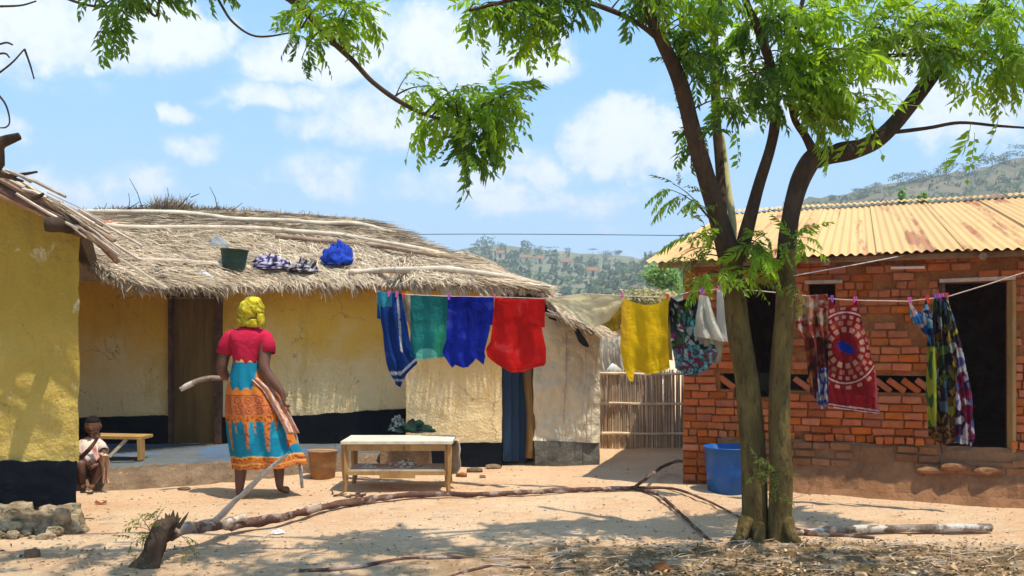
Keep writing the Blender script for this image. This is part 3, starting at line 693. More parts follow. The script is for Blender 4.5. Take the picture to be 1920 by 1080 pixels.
M['blue_plastic'] = mottled('blue_plastic', (.008,.075,.28), (.014,.105,.36), 5, rough=.42, bd=.002, bs=12, kind='Object', c3=(.12,.22,.38), s3=9, t3=(.6,.8))
M['white_plastic'] = plain('white_plastic', (.80,.78,.72), .4)
q = roof_at(441, 510, .0); k = q.y/F
bowl('basin', q+Vector((0,-.06,.0)), 19*k, 25*k, 40*k, M['green_plastic'], 'dark green plastic basin sitting on the thatched roof', 'basin', .05)

# ------------------------------------------------------------------ power cable
m = MB(); q = [P(lerp(300,1700,t/24), 441+6*(1-4*(t/24-.5)**2)*0+2*math.cos(t*.3), 26) for t in range(25)]
m.tube(q, .011, 5); tag(m.build('power_cable', M['dark_void']), 'thin overhead cable crossing the sky between the two houses', 'cable')

# ------------------------------------------------------------------ reed fence and things behind
fe = empty('reed_fence', (1.5, 10.8, 0), 'low reed fence across the gap between mud house and brick house', 'fence')
m = MB(); px = 1085
while px < 1360:
    d = 10.8+R.uniform(-.025,.025); x = (px-960)/F*d; h = .97+R.uniform(-.035,.03); t = R.uniform(-.02,.02)
    m.tube([(x,d,-.03),(x+t*.5,d+R.uniform(-.008,.008),h*.5),(x+t,d,h)], [.009,.0085,.006], 5); px += R.uniform(.7,1.4)
tag(m.build('reed', M['reed'], fe), kind='stuff')
for y in (700, 756, 812):
    m = MB(); pix_tube(m, [(1085,y+1,10.76,2.5),(1150,y,10.76,2.5),(1220,y+1.5,10.76,2.3),(1350,y,10.76,2.5)], 6, .2); m.build('fence_rail', M['pole'], fe)
wh = empty('pale_house', P(1160, 700, 13.5), 'bleached whitish mud hut standing behind the reed fence', 'house'); wh.location.z = 0
slab('wall', M['white_wall'], wh, 1040, 1250, lambda px: zpx(600,13.5), lambda px: 0, lambda px: 13.5, 30, 20, thick=2.5, amp=.04)
m = MB()
a = [P(1010,604,13.1),P(1270,604,13.1),P(1260,580,15),P(1020,584,15)]; m.add(a+[v+Vector((0,0,-.06)) for v in a], [(0,1,2,3),(4,7,6,5),(0,4,5,1),(2,6,7,3),(1,5,6,2),(0,3,7,4)])
m.build('roof', M['straw_top'], wh)
m = MB()
for _ in range(2500):
    px = R.uniform(1012,1268); t = R.random(); p = lerp(P(px,604,13.1),P(px,581,15),t)+Vector((0,0,.01)); straw(m, p, Vector((R.gauss(0,.4),-1,-.3+R.uniform(-.1,.3))).normalized(), R.uniform(.15,.4), .012)
tag(m.build('thatch', M['straw'], wh), kind='stuff')
bowl('basin', P(1153, 700, 11.2), .10, .13, .10, M['white_plastic'], 'white basin upturned behind the reed fence top rail', 'basin', 0, tl=math.radians(-80))
# thatch dome behind the right end of the roof
hb = empty('thatched_hut', P(860, 640, 15), 'small round hut with golden thatch showing over the roof end', 'hut'); hb.location.z = 0
c = hb.location; m = MB(); m.lathe([(1.1,0),(1.1,2.0)], c, 20); m.build('wall', M['cream_mud'], hb, True)
m = MB(); m.lathe([(1.35,1.85),(1.1,2.35),(.6,2.72),(.25,2.86),(.01,2.9)], c, 24); m.build('roof', M['straw'], hb, True)
m = MB()
for _ in range(2500):
    a = R.uniform(0,6.283); t = R.random(); r = lerp(.15,1.35,t); z = interp([(0.15,2.9),(.6,2.74),(1.1,2.38),(1.4,1.85)], r)
    straw(m, c+Vector((math.cos(a)*r,math.sin(a)*r,z+.02)), Vector((math.cos(a)+R.gauss(0,.3),math.sin(a)+R.gauss(0,.3),-.5)).normalized(), R.uniform(.15,.35), .008, Vector((-math.sin(a),math.cos(a),0)))
tag(m.build('thatch', M['straw'], hb), kind='stuff')
def near_bush(px, py, d, rx, rz, mt, label, cat, n=900, s=.07, name='bush'):
    c = P(px, py, d); e = empty(name, Vector((c.x, d, 0)), label, cat)
    m = MB(); m.tube([(c.x,d,0),(c.x+.05,d,c.z*.6),(c.x,d,c.z)], [.1,.07,.03], 6); m.build('trunk', M['bark'], e)
    for k in range(5):
        m.tube([(c.x,d,c.z*.5),(c.x+R.uniform(-1,1)*rx*.6,d,c.z+R.uniform(-.2,.5)*rz)], [.04,.012], 5)
    m = MB()
    for k in range(7): leafball(m, c+Vector((R.uniform(-.6,.6)*rx, R.uniform(-.4,.4)*rx, R.uniform(-.5,.5)*rz)), rx*.5, rx*.5, rz*.45, n//7, s, k+px)
    m.build('crown', mt, e)
near_bush(1236, 520, 26, .75, .6, M['farleaf_green'], 'bright green bushy tree beyond the fence beside the brick house', 'tree', 1500, .06, 'tree')
near_bush(1210, 565, 20, .7, .38, M['bush'], 'pale yellow green bush beyond the yellow cloth', 'bush', 1400, .045)
near_bush(1135, 568, 24, .75, .35, M['bush'], 'dry brownish bush beyond the beige cloth', 'bush', 1200, .05)
near_bush(1693, 372, 24, .13, .42, M['farleaf_green'], 'small upright green treetop showing over the metal roof ridge, left one', 'tree', 500, .05, 'tree')
near_bush(1730, 378, 24, .16, .3, M['farleaf_green'], 'small leafy green treetop showing over the metal roof ridge, right one', 'tree', 500, .05, 'tree')

# ------------------------------------------------------------------ brick house
W0 = Vector((1.63, 8.15, 0)); WD = Vector((.926, -.378, 0)).normalized(); WN = Vector((-.378, -.926, 0)).normalized()
def Wp(s, z, off=0.): return W0+WD*s+WN*off+Vector((0,0,z))
def s_of(px): k = (px-960)/F; return (k*W0.y-W0.x)/(WD.x-WD.y*k)
def wz(px, py): s = s_of(px); d = W0.y+WD.y*s; return zpx(py, d)
bh = empty('brick_house', Wp(1.6, 0), 'red brick house with yellow painted corrugated metal roof at the right', 'house')
SMAX = 4.6; WT = 2.12
DOOR = (s_of(1766), s_of(1894), wz(1830,864), wz(1830,528))
WIN = (s_of(1376), s_of(1480), wz(1430,746), wz(1430,530))
WIN2 = (s_of(1516), s_of(1566), 1.32, wz(1540,531))
LAT = (s_of(1350), s_of(1742), wz(1600,737), wz(1600,707))
opens = [DOOR, WIN, WIN2]
def in_open(s0, s1, z0, z1, pad=.0):
    for a,b,c_,d in opens:
        if s1 > a-pad and s0 < b+pad and z1 > c_-pad and z0 < d+pad: return True
    return False
rot = Matrix((WD, -WN, Vector((0,0,1)))).transposed()
def wbox(m, s0, s1, z0, z1, o0, o1): m.box(Wp((s0+s1)/2, (z0+z1)/2, (o0+o1)/2), (s1-s0, abs(o1-o0), z1-z0), rot)
# mortar core on a fine cell grid with openings
m = MB(); cell = .05
ss = sorted(set([round(v,4) for v in np.arange(0, SMAX+.01, cell)]+[o for q in opens for o in q[:2]])); zs = sorted(set([round(v,4) for v in np.arange(-.05, WT+.01, cell)]+[o for q in opens for o in q[2:]]))
idx = {}; vv = []; ff = []
def vid(i, j, back):
    k = (i,j,back)
    if k not in idx:
        s, z = ss[i], zs[j]; off = (-.022+.008*nz(s*9,z*9)+.006*nz(s*25,z*25,3)) if not back else -.24
        idx[k] = len(vv); vv.append(Wp(s, z, off))
    return idx[k]
def solid_cell(i, j):
    if i < 0 or j < 0 or i >= len(ss)-1 or j >= len(zs)-1: return False
    cs_, cz = (ss[i]+ss[i+1])/2, (zs[j]+zs[j+1])/2
    for a,b,c_,d in opens+[LAT]:
        if a < cs_ < b and c_ < cz < d: return False
    return True
for i in range(len(ss)-1):
    for j in range(len(zs)-1):
        if not solid_cell(i,j): continue
        ff.append((vid(i,j,0),vid(i+1,j,0),vid(i+1,j+1,0),vid(i,j+1,0))); ff.append((vid(i,j+1,1),vid(i+1,j+1,1),vid(i+1,j,1),vid(i,j,1)))
        for di,dj,e in ((-1,0,((i,j),(i,j+1))),(1,0,((i+1,j+1),(i+1,j))),(0,-1,((i+1,j),(i,j))),(0,1,((i,j+1),(i+1,j+1)))):
            if not solid_cell(i+di,j+dj): ff.append((vid(*e[0],0),vid(*e[1],0),vid(*e[1],1),vid(*e[0],1)))
wall = obj('wall', vv, ff, M['mortar'], bh)
m = MB(); wbox(m, LAT[0]-.05, LAT[1]+.05, LAT[2]-.02, LAT[3]+.02, -.245, -.25); m.build('vent_back', M['dark_void'], bh)
# other walls, so that the inside is a dark room
m = MB()
A = Wp(0,0,-.24); 
for a, b in ((Wp(.0,0,-.25), Wp(.0,0,-5.2)), (Wp(SMAX,0,-.25), Wp(SMAX,0,-5.2)), (Wp(0,0,-5.2), Wp(SMAX,0,-5.2))):
    d = (b-a).normalized(); nrm = Vector((-d.y,d.x,0))*.12
    if a == Wp(0,0,-.25): a = a+WD*.12; b = b+WD*.12
    top_a, top_b = (2.12, 3.1) if abs((b-a).dot(WD)) < .5 else (3.1, 3.1)
    m.add([a-nrm,a+nrm,b+nrm,b-nrm, a-nrm+Vector((0,0,top_a)),a+nrm+Vector((0,0,top_a)),b+nrm+Vector((0,0,top_b)),b-nrm+Vector((0,0,top_b))],
          [(0,3,2,1),(4,5,6,7),(0,1,5,4),(1,2,6,5),(2,3,7,6),(3,0,4,7)])
m.build('side_wall', M['mortar'], bh)
m = MB(); wbox(m, .1, SMAX-.1, .20, .25, -.3, -5.1); m.build('floor', M['mud_foot'], bh)
# bricks
def brick_mesh(L, H, T, sd):
    rr = random.Random(sd); b = bmesh.new(); bmesh.ops.create_cube(b, size=1)
    for v in b.verts: v.co = Vector((v.co.x*L+rr.uniform(-.007,.007), v.co.y*T+rr.uniform(-.003,.003), v.co.z*H+rr.uniform(-.0055,.0045)))
    bmesh.ops.bevel(b, geom=[e for e in b.edges], offset=.007, segments=1, affect='EDGES')
    me = bpy.data.meshes.new('brick'); b.to_mesh(me); b.free(); me.materials.append(M['brick']); return me
BL, BH = .168, .0715
protos = [brick_mesh(1, 1, .06, i) for i in range(7)]
def unit(L, H, i, low=False):  # cache of sized brick meshes
    key = (round(L,2), round(H,3), i % 7, low)
    if key not in BC:
        BC[key] = brick_mesh(key[0]-.010, key[1]-.009, .055, i)
        if low: BC[key].materials[0] = M['brick_mud']
    return BC[key]
BC = {}
bricks = []
courses = int((WT-.02)/BH); rr = random.Random(3)
for c_ in range(courses):
    z = .02+c_*BH+BH/2; s = rr.uniform(-.12, 0) if c_ % 2 else -.02; header = c_ in (7, 8) and True
    hd = (c_ == 6) or (c_ >= 25 and c_ % 3 == 1)
    if c_ in (24,): hd = True
    while s < SMAX:
        L = (BL*rr.uniform(.86,1.12)) if not hd else BL*rr.uniform(.42,.6)
        s0, s1 = s, s+L; s = s1; a = max(s0, 0.0)
        z0, z1 = z-BH/2, z+BH/2
        if s1-a < .05: continue
        zz0 = .45+.03*nz(s0*3,0)
        low = z0 < zz0 and s0 > .40
        if low and (z < .22 or rr.random() < .35): continue
        if z1 > LAT[2]+.005 and z0 < LAT[3]-.005 and s1 > LAT[0] and s0 < LAT[1]: continue
        # clip at openings
        e = s1; bad = False
        for o0,o1,oz0,oz1 in opens:
            if z1 > oz0+.02 and z0 < oz1-.02:
                if a >= o0-.02 and e <= o1+.02: bad = True
                elif a < o0 < e: e = o0
                elif a < o1 < e: a = o1
        if bad or e-a < .045: continue
        # upper parts are smeared with mud, bricks lost under it
        if z > 1.15 and nz(a*2.2, z*5, 4)+.25*rr.uniform(-1,1) > .12: continue
        off = rr.uniform(-.012,.008)-(.012 if z > 1.2 and rr.random() < .5 else 0)
        if low: off += .05+(.44-z)*.18
        bricks.append(((a+e)/2, z+rr.uniform(-.004,.004), e-a, BH*rr.uniform(.92,1.0), rr.gauss(0,.02), off, rr.randrange(7)))
# diagonal bricks of the vent row
s = LAT[0]+.06
while s < LAT[1]:
    if not in_open(s-.06, s+.06, LAT[2], LAT[3]): bricks.append((s, (LAT[2]+LAT[3])/2, .185, .062, math.radians(38), -.03, rr.randrange(7)))
    s += .112
vis = []; rest = []
for b in bricks:
    p = Wp(b[0], b[1]); px = 960+p.x/p.y*F
    score = (b[2]*b[3])/p.y**2
    (vis if px < 1915 else rest).append((score, b))
vis.sort(key=lambda t: -t[0]); rest += vis[300:]; vis = vis[:300]
wl = Vector(bh.location)
for _, (s, z, L, H, a, off, i) in vis:
    o = bpy.data.objects.new('brick', unit(L, H, i, z < .45 and s > .38)); C.objects.link(o); o.parent = wall
    o.matrix_local = Matrix.Translation(Wp(s, z, off-.02)) @ rot.to_4x4() @ Matrix.Rotation(a, 4, 'Y')
m = MB()
rest = [q_ for q_ in rest if not (q_[1][1] < .45 and q_[1][0] > .38)]
for _, (s, z, L, H, a, off, i) in rest:
    m.box(Wp(s, z, off-.02), (L-.012, .055, H-.010), rot @ Matrix.Rotation(a, 3, 'Y'), jit=.002)
tag(m.build('brickwork', M['brick'], wall), kind='stuff')
# left return of the wall, seen end-on; the mud foot, step, sill
m = MB(); nu = 60; vs = []
for j, (z, o_) in enumerate([(-.03,.20),(.06,.15),(.16,.10),(.3,.055),(.42,.03),(.455,.0),(.455,-.03)]):
    for i in range(nu+1):
        s = lerp(.36, SMAX, i/nu); vs.append(Wp(s, z+.015*nz(s*4,j,2)*(j>0), o_+.03*nz(s*5,j*1.7)+.02*nz(s*13,j*2.7)+(.04*nz(s*2,0,8) if j < 3 else 0)))
n = nu+1; obj('mud_footing', vs, [(j*n+i, j*n+i+1, (j+1)*n+i+1, (j+1)*n+i) for j in range(6) for i in range(nu)], M['mud_foot'], bh)
m = MB(); wbox(m, DOOR[0]-.02, DOOR[1]+.05, DOOR[2]-.10, DOOR[2], .07, -.26); m.build('door_sill', M['mud_foot'], bh)
# frames
for a, b in (((DOOR[0],DOOR[3]),(DOOR[1]+.02,DOOR[3])),):
    m = MB(); m.bar(Wp(DOOR[0]-.02,DOOR[3]+.012,.004), Wp(DOOR[1]+.035,DOOR[3]+.022,.004), .07, .03); m.build('door_lintel', M['grey_wood'], bh)
m = MB(); m.bar(Wp(DOOR[1]+.012,DOOR[2],-.01), Wp(DOOR[1]+.012,DOOR[3],-.01), .03, .08); m.build('door_frame', M['wood'], bh)
m = MB(); m.bar(Wp(DOOR[0]-.005,DOOR[2],-.01), Wp(DOOR[0]-.005,DOOR[3],-.01), .03, .08); m.build('door_frame', M['dark_wood'], bh)
m = MB(); m.bar(Wp(WIN2[0]-.03,WIN2[3]+.01,.0), Wp(WIN2[1]+.06,WIN2[3]+.01,.0), .06, .03); m.build('window_lintel', M['grey_wood'], bh)
m = MB(); m.bar(Wp(s_of(1670),wz(1670,503),.02), Wp(s_of(1733),wz(1733,502),.02), .05, .02); m.build('wall_strip', M['white_wall'], bh)
# roof sheets
EZ, RZ, BD = 2.075, 3.27, 5.0; OH = .30
def corr(Wd, L, sd):
    n_ = 66; vs = []
    for t in range(7):
        for i in range(n_+1): x = Wd*i/n_; vs.append((x, L*t/6, .011*math.cos(x/.076*2*math.pi)+.004*nz(x*3,t*.7,sd)))
    return vs, [(t*(n_+1)+i, t*(n_+1)+i+1, (t+1)*(n_+1)+i+1, (t+1)*(n_+1)+i) for t in range(6) for i in range(n_)]
slope = math.atan2(RZ-EZ, BD+OH); up = (-WN*math.cos(slope)+Vector((0,0,math.sin(slope)))); nrm = WD.cross(up)
m_, n, b = newmat('yellow_roof'); M['roofmetal'] = m_
v = coords(n, kind='World'); g = n.n('ShaderNodeVectorMath', operation='DOT_PRODUCT'); n.l(v, g.inputs[0]); g.inputs[1].default_value = WD
g2 = n.n('ShaderNodeVectorMath', operation='DOT_PRODUCT'); n.l(v, g2.inputs[0]); g2.inputs[1].default_value = -WN
cmb = n.n('ShaderNodeCombineXYZ'); n.l(g.outputs['Value'], cmb.inputs[0]); n.l(g2.outputs['Value'], cmb.inputs[1])
st = n.n('ShaderNodeVectorMath', operation='MULTIPLY'); n.l(cmb.outputs[0], st.inputs[0]); st.inputs[1].default_value = (4.2, .18, 1)
rustf = n.mrange(n.noise(st.outputs[0], 1.0, 6, .7), .52, .60)
big = n.mrange(n.noise(cmb.outputs[0], .9, 4, .6), .38, .55, .15, 1)
col = n.mix(n.noise(st.outputs[0], 3, 4), (.60,.35,.115), (.72,.45,.18))
col = n.mix(n.m('MULTIPLY', rustf, big), col, (.40,.15,.05))
col = n.mix(n.mrange(n.noise(cmb.outputs[0], 14, 5, .7), .62, .72, 0, .5), col, (.45,.22,.09))
oi = n.n('ShaderNodeObjectInfo').outputs['Random']; h = n.n('ShaderNodeHueSaturation'); n.l(col, h.inputs['Color']); n.l(n.m('ADD', .93, n.m('MULTIPLY', oi, .12)), h.inputs['Value'])
n.l(h.outputs[0], b.inputs['Base Color']); b.inputs['Roughness'].default_value = .55
SW = .66; Ls = (BD+OH)/2+.08; frame = Matrix((WD, up, nrm)).transposed()
base_me = []
for k in range(4):
    vs, fs = corr(SW+.05, BD+OH-.02, k*3); me = mesh('roof_sheet', vs, fs, M['roofmetal'], True); base_me.append(me)
i = 0
for r_ in range(1):
    s = -.28; 
    while s < SMAX+.2:
        o = bpy.data.objects.new('roof_sheet', base_me[R.randrange(4)]); C.objects.link(o); o.parent = bh
        p = Wp(s, EZ, OH)+up*(r_*(BD+OH)/2-.02+R.uniform(-.02,.02))+nrm*(r_*-.0+(.006 if i % 2 else 0)+.02+r_*.012)
        o.matrix_local = Matrix.Translation(p-bh.location) @ frame.to_4x4() @ Matrix.Rotation(R.uniform(-.004,.004),4,'Z')
        s += SW; i += 1
    i += 1
for i_ in range(7):   # ridge cap, corrugated strip standing a little proud
    s = -.25+i_*.72
    vs, fs = corr(.74, .32, i_); me = mesh('ridge_cap', vs, fs, M['roofmetal'], True); o = bpy.data.objects.new('ridge_cap', me); C.objects.link(o); o.parent = bh
    o.matrix_local = Matrix.Translation(Wp(s, EZ, OH)+up*(BD+OH-.20)+nrm*(.065+.004*(i_%2))-bh.location) @ frame.to_4x4()
m = MB(); a = Wp(-.28, EZ, OH)+up*(BD+OH+.1); b_ = Wp(SMAX+.3, EZ, OH)+up*(BD+OH+.1); dn = (-WN*math.cos(.3)-Vector((0,0,math.sin(.3))))*2
m.add([a,b_,b_+dn,a+dn], [(0,1,2,3)]); solid(m.build('back_roof', M['roofmetal'], bh), .01)
for s in (.1, 1.3, 2.5, 3.7, 4.5):
    m = MB(); m.tube([Wp(s, EZ-.03, OH-.04), Wp(s, EZ-.03, OH-.04)+up*(BD+.2)], .035, 6, .2); m.build('rafter', M['pole_dark'], bh)
m = MB(); m.tube([Wp(-.2, EZ-.0, .12), Wp(SMAX, EZ-.0, .12)], .03, 6, .2); m.build('purlin', M['pole_dark'], bh)
# things at the wall foot
e = bowl('tub', G(1366, 921), .185*1.0, .215, .40, M['blue_plastic'], 'blue plastic tub standing against the brick wall by the tree', 'tub', 0)
vs, fs = rock(G(1643, 928)+Vector((0,0,.10)), (.075,.05,.17), 5, 2, .2); tag(obj('stone', vs, fs, M['mud_grey']), 'upright grey slab stone at brick wall foot, left of the pair', 'stone')
vs, fs = rock(G(1668, 929)+Vector((0,0,.10)), (.085,.05,.165), 7, 2, .2); tag(obj('stone', vs, fs, M['mud_grey']), 'upright greenish slab stone at brick wall foot, right of the pair', 'stone')
vs, fs = rock(G(1770, 930)+Vector((0,.05,.02)), (.42,.13,.09), 9, 3, .2); tag(obj('step_stone', vs, fs, M['mud_foot']), 'long low earth step on the ground below the dark doorway', 'step')
for i_, (a, b_) in enumerate(((1745,878),(1790,872),(1850,880))):
    p = Wp(s_of(a), wz(a,b_), .08); vs, fs = rock(p, (.14,.08,.045), 20+i_, 2, .3)
    link('sill_stone', mesh('sill_stone', vs, fs, M['mud_foot']), bh)

# ------------------------------------------------------------------ clothes line
def dline(px): return 8.1-(px-705)/(1775-705)*1.4
LY = [(705,548),(770,553),(850,556),(930,557),(1020,560),(1100,551),(1170,555),(1250,558),(1300,546),(1350,542),(1420,545),(1500,553),(1550,560),(1600,563),(1700,565),(1745,560),(1778,556),(1850,534),(1920,511),(2000,488)]
cl = empty('clothesline', P(1200,560,dline(1200))*1, 'pale rope clothesline strung from the thatch eave across the yard', 'clothesline')
m = MB(); m.tube([roofP(700,.02)-Vector((0,.05,.03))]+[P(a,b,dline(a)) for a,b in LY], .0045, 5); m.build('rope', M['pink_rope'], cl)
m = MB(); m.tube([P(1488,517,5.62), P(1600,497,6.4), P(1700,478,7.35)], .004, 5); tag(m.build('wire', M['metal_wire']), 'thin pale wire from the tree trunk up to the brick wall top', 'wire')
def cells(seed, pal, sx, sy, x0, x1, y0, y1, edge=None, ew=.16):
    rr = random.Random(seed); pts = []
    for _ in range(int((x1-x0)*(y1-y0)/(sx*sy))+3): pts.append((rr.uniform(x0,x1), rr.uniform(y0,y1), rr.choice(pal)))
    A_ = np.array([(p[0]/sx, p[1]/sy) for p in pts])
    def f(px, py):
        qx = px+4*nz(px*.1,py*.1,seed); qy = py+4*nz(px*.1,py*.1,seed+9)
        d = np.hypot(A_[:,0]-qx/sx, A_[:,1]-qy/sy); o = np.argsort(d)[:2]
        if edge and d[o[1]]-d[o[0]] < ew: return edge
        return pts[o[0]][2]
    return f
def cloth(name, L, Rr, T, B, col, label, cat, doff=0., folds=3., amp=.018, seed=0, nu=60, nv=70, group=None, over=True, lean=0.):
    """L,Rr: (py,px) edges; T,B: (t,py) with t 0..1 across. Folded over the line when over."""
    y0 = min(b for a,b in T); vs = []; cs = []
    for j in range(nv+1):
        v = j/nv
        for i in range(nu+1):
            u = i/nu; yt = interp(T,u); yb = interp(B,u); py = lerp(yt,yb,v)
            px = lerp(interp(L,py), interp(Rr,py), u)
            d = dline(px)+doff-.012
            f = amp*min(1,v*2.2+.25)*(math.sin(u*folds*6.283+2.2*nz(v*1.3,seed)+seed)+.9*nz(u*4+seed, v*2.5)+.35*nz(u*13+seed, v*7))
            d2 = d+f-lean*v
            px += 1.2*nz(v*5+seed,u*3); py += 1.0*nz(u*7,seed+v*2)
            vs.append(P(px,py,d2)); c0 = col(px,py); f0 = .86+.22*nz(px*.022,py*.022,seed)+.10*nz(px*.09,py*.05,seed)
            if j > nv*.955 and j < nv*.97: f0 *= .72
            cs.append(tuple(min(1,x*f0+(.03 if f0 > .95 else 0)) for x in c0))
    n = nu+1; fs = [(j*n+i, (j+1)*n+i, (j+1)*n+i+1, j*n+i+1) for j in range(nv) for i in range(nu)]
    if over:   # the short half hanging behind the line
        k = len(vs); nb = 12
        for j in range(nb+1):
            for i in range(nu+1):
                q = vs[i]; t = j/nb; vs.append(q+Vector((0, .024*min(1,t*4)+.01*nz(i*.2,j*.3,seed), .004*math.sin(min(1,t*4)*3.14)-max(0,t-.1)*.28))); cs.append(cs[min(j*3,nv)*n+i])
        fs += [(k+j*n+i, k+j*n+i+1, k+(j+1)*n+i+1, k+(j+1)*n+i) for j in range(nb) for i in range(nu)]
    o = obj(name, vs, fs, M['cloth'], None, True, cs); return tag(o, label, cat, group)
lin = lambda r,g,b: tuple(((c/255+.055)/1.055)**2.4 if c > 10 else c/255/12.92 for c in (r,g,b))
LB, NV, WH = (.06,.40,.55), (.012,.055,.28), (.72,.74,.78)
def c_jersey(px, py):
    if py < 575 and px < 735: return LB
    if 706 < px < 713+max(0,(py-560)*.02): return LB
    if abs(py-(700+max(0,px-752)*-.95)) < 3 and py > 660: return WH
    if 711 < py < 715: return WH
    if abs(px-(746+(py-560)*.07)) < 2.0 and py < 660: return WH
    return NV
cloth('sports_jersey', [(545,706),(580,711),(620,717),(680,724),(725,738)], [(545,752),(600,762),(650,770),(680,783),(700,770),(725,760)], [(0,547),(1,551)], [(0,700),(.2,722),(.6,726),(1,684)], c_jersey, 'dark blue jersey with white trim and light blue edge, first on line', 'jersey', 0, 2.5, .03, 1)
cloth('cloth_scrap', [(550,754),(610,764)], [(550,771),(610,775)], [(0,550),(1,552)], [(0,600),(1,640)], cells(8,[(.7,.62,.45),(.55,.45,.3)],8,8,740,790,540,650), 'narrow cream patterned strip hanging between navy and teal garments', 'cloth', .05, 1, .01, 2, 14, 40)
TE, TE2 = (.025,.27,.26), (.16,.62,.52)
def c_teal(px, py):
    if (px-800)**2/400+(py-667)**2/200 < 1: return TE2
    if px > 815 and py > 610+12*math.sin(px*.4): return (.04,.36,.22)
    return TE
cloth('teal_shirt', [(553,769),(620,770),(675,768)], [(553,842),(640,836),(675,832)], [(0,553),(1,556)], [(0,668),(.3,675),(.6,672),(1,670)], c_teal, 'teal green shirt hung upside down on the line', 'shirt', .01, 2, .016, 3)
cloth('blue_shirt', [(556,840),(640,836),(660,829),(690,842)], [(556,926),(620,918),(660,908),(690,916)], [(0,556),(1,558)], [(0,668),(.08,690),(.2,684),(.35,690),(.5,688),(.75,673),(.9,684),(1,668)], lambda x,y: (.012,.03,.42), 'royal blue shirt hung upside down with sleeves below', 'shirt', 0, 3, .022, 5)
cloth('red_shirt', [(558,928),(640,920),(655,910),(675,916),(700,935)], [(558,1022),(620,1016),(650,1024),(680,1024),(700,1010)], [(0,559),(.5,562),(1,561)], [(0,668),(.1,684),(.3,698),(.6,698),(.8,690),(1,686)], lambda x,y: (.72,.015,.012) if x > 921+(y-560)*-.03 or y > 640 else (.75,.30,.30), 'bright red t-shirt hung upside down, widest garment of the middle line', 'shirt', -.03, 2, .022, 7)
cloth('beige_cloth', [(550,1024),(616,1026)], [(550,1171),(616,1171)], [(0,561),(.5,550),(1,556)], [(0,563),(.3,588),(.58,616),(.8,602),(1,566)], lambda x,y: (.96,.83,.50), 'pale beige cloth draped in a triangle over the line', 'cloth', 0, 1.5, .02, 8, over=False)
cloth('mustard_cloth', [(555,1130),(620,1136)], [(555,1166),(620,1163)], [(0,556),(1,556)], [(0,612),(.5,622),(1,618)], lambda x,y: (.50,.36,.03), 'small mustard cloth hanging behind the beige triangle', 'cloth', .06, 1, .012, 9, 20, 30)
YE = (1.0,.64,.010)
cloth('yellow_cloth', [(555,1166),(650,1163),(715,1174)], [(555,1254),(640,1252),(700,1257)], [(0,556),(.25,567),(.5,572),(.75,570),(1,558)], [(0,690),(.08,714),(.16,716),(.22,694),(.5,702),(.8,698),(1,690)], lambda x,y: YE if x > 1180 or y > 650 else (.98,.58,.02), 'bright yellow sheet hanging between beige cloth and floral cloth', 'cloth', -.01, 2, .022, 10, over=False)
cloth('pale_yellow_cloth', [(560,1240),(680,1238)], [(560,1253),(680,1262)], [(0,560),(1,560)], [(0,672),(1,676)], lambda x,y: (.55,.45,.12), 'dull yellow strip of cloth behind the yellow sheet', 'cloth', .05, 1, .01, 11, 14, 40)
cloth('white_cloth', [(628,1122),(694,1120)], [(628,1164),(694,1168)], [(0,628),(.5,634),(1,630)], [(0,690),(.3,696),(.6,680),(1,694)], lambda x,y: (.80,.74,.62), 'off white cloth hanging beyond the clothesline above the reed fence', 'cloth', 3.1, 4, .05, 25, 40, 30, over=False)
fl1 = cells(31, [(.03,.10,.08),(.02,.03,.03),(.10,.42,.45),(.10,.22,.06),(.45,.42,.35),(.25,.03,.14),(.10,.16,.06),(.55,.62,.55),(.03,.03,.08)], 9, 12, 1240, 1360, 540, 720, (.02,.03,.02), .12)
def c_floral(px, py):
    if py > 655 and px < 1345: 
        return [(.05,.30,.36),(.12,.55,.62),(.03,.05,.22),(.65,.68,.66),(.10,.50,.58),(.35,.03,.10),(.05,.10,.05)][int((nz(px*.11,py*.14,3)+1)*5.4) % 7]
    return fl1(px, py)
cloth('floral_wrap', [(550,1250),(620,1256),(690,1266)], [(550,1300),(600,1330),(660,1346),(705,1340)], [(0,552),(.35,566),(.7,560),(1,548)], [(0,690),(.2,702),(.5,704),(.8,694),(1,672)], c_floral, 'green and turquoise floral wrap hanging left of the tree trunks', 'wrap', .02, 3, .03, 12)
cloth('white_cloth', [(548,1312),(600,1304),(640,1300)], [(548,1326),(600,1342),(645,1360)], [(0,552),(1,556)], [(0,630),(1,640)], lambda x,y: (.80,.77,.66), 'white cloth pegged at one point, spreading below, beside the trunk', 'cloth', -.05, 2, .025, 13, 40, 40, over=False)
cloth('white_cloth', [(545,1345),(640,1345)], [(545,1366),(640,1385)], [(0,545),(1,545)], [(0,640),(1,642)], lambda x,y: (.76,.74,.66), 'white cloth half hidden behind the left tree trunk', 'cloth', -.03, 1, .015, 14, 20, 40)
cloth('cream_cloth', [(620,1318),(690,1322)], [(620,1360),(690,1350)], [(0,600),(1,600)], [(0,650),(.5,648),(.7,680),(1,684)], lambda x,y: (.60,.50,.33), 'cream cloth tail hanging under the white cloths', 'cloth', 0.0, 2, .02, 15, 30, 30, over=False)
fl2 = cells(40, [(.55,.30,.22),(.40,.10,.06),(.62,.50,.42),(.35,.05,.04),(.48,.22,.08)], 8, 9, 1480, 1570, 540, 780)
fl3 = cells(41, [(.16,.03,.02),(.30,.05,.03),(.05,.02,.02),(.32,.12,.04),(.10,.03,.03)], 7, 10, 1480, 1570, 600, 780)
def c_pinkbrown(px, py):
    if py < 632: return fl2(px, py)
    if py > 690 and px > 1535-(py-690)*.1: return (.62,.55,.55) if nz(px*.2,py*.1) > 0 else (.04,.10,.38)
    return fl3(px, py)
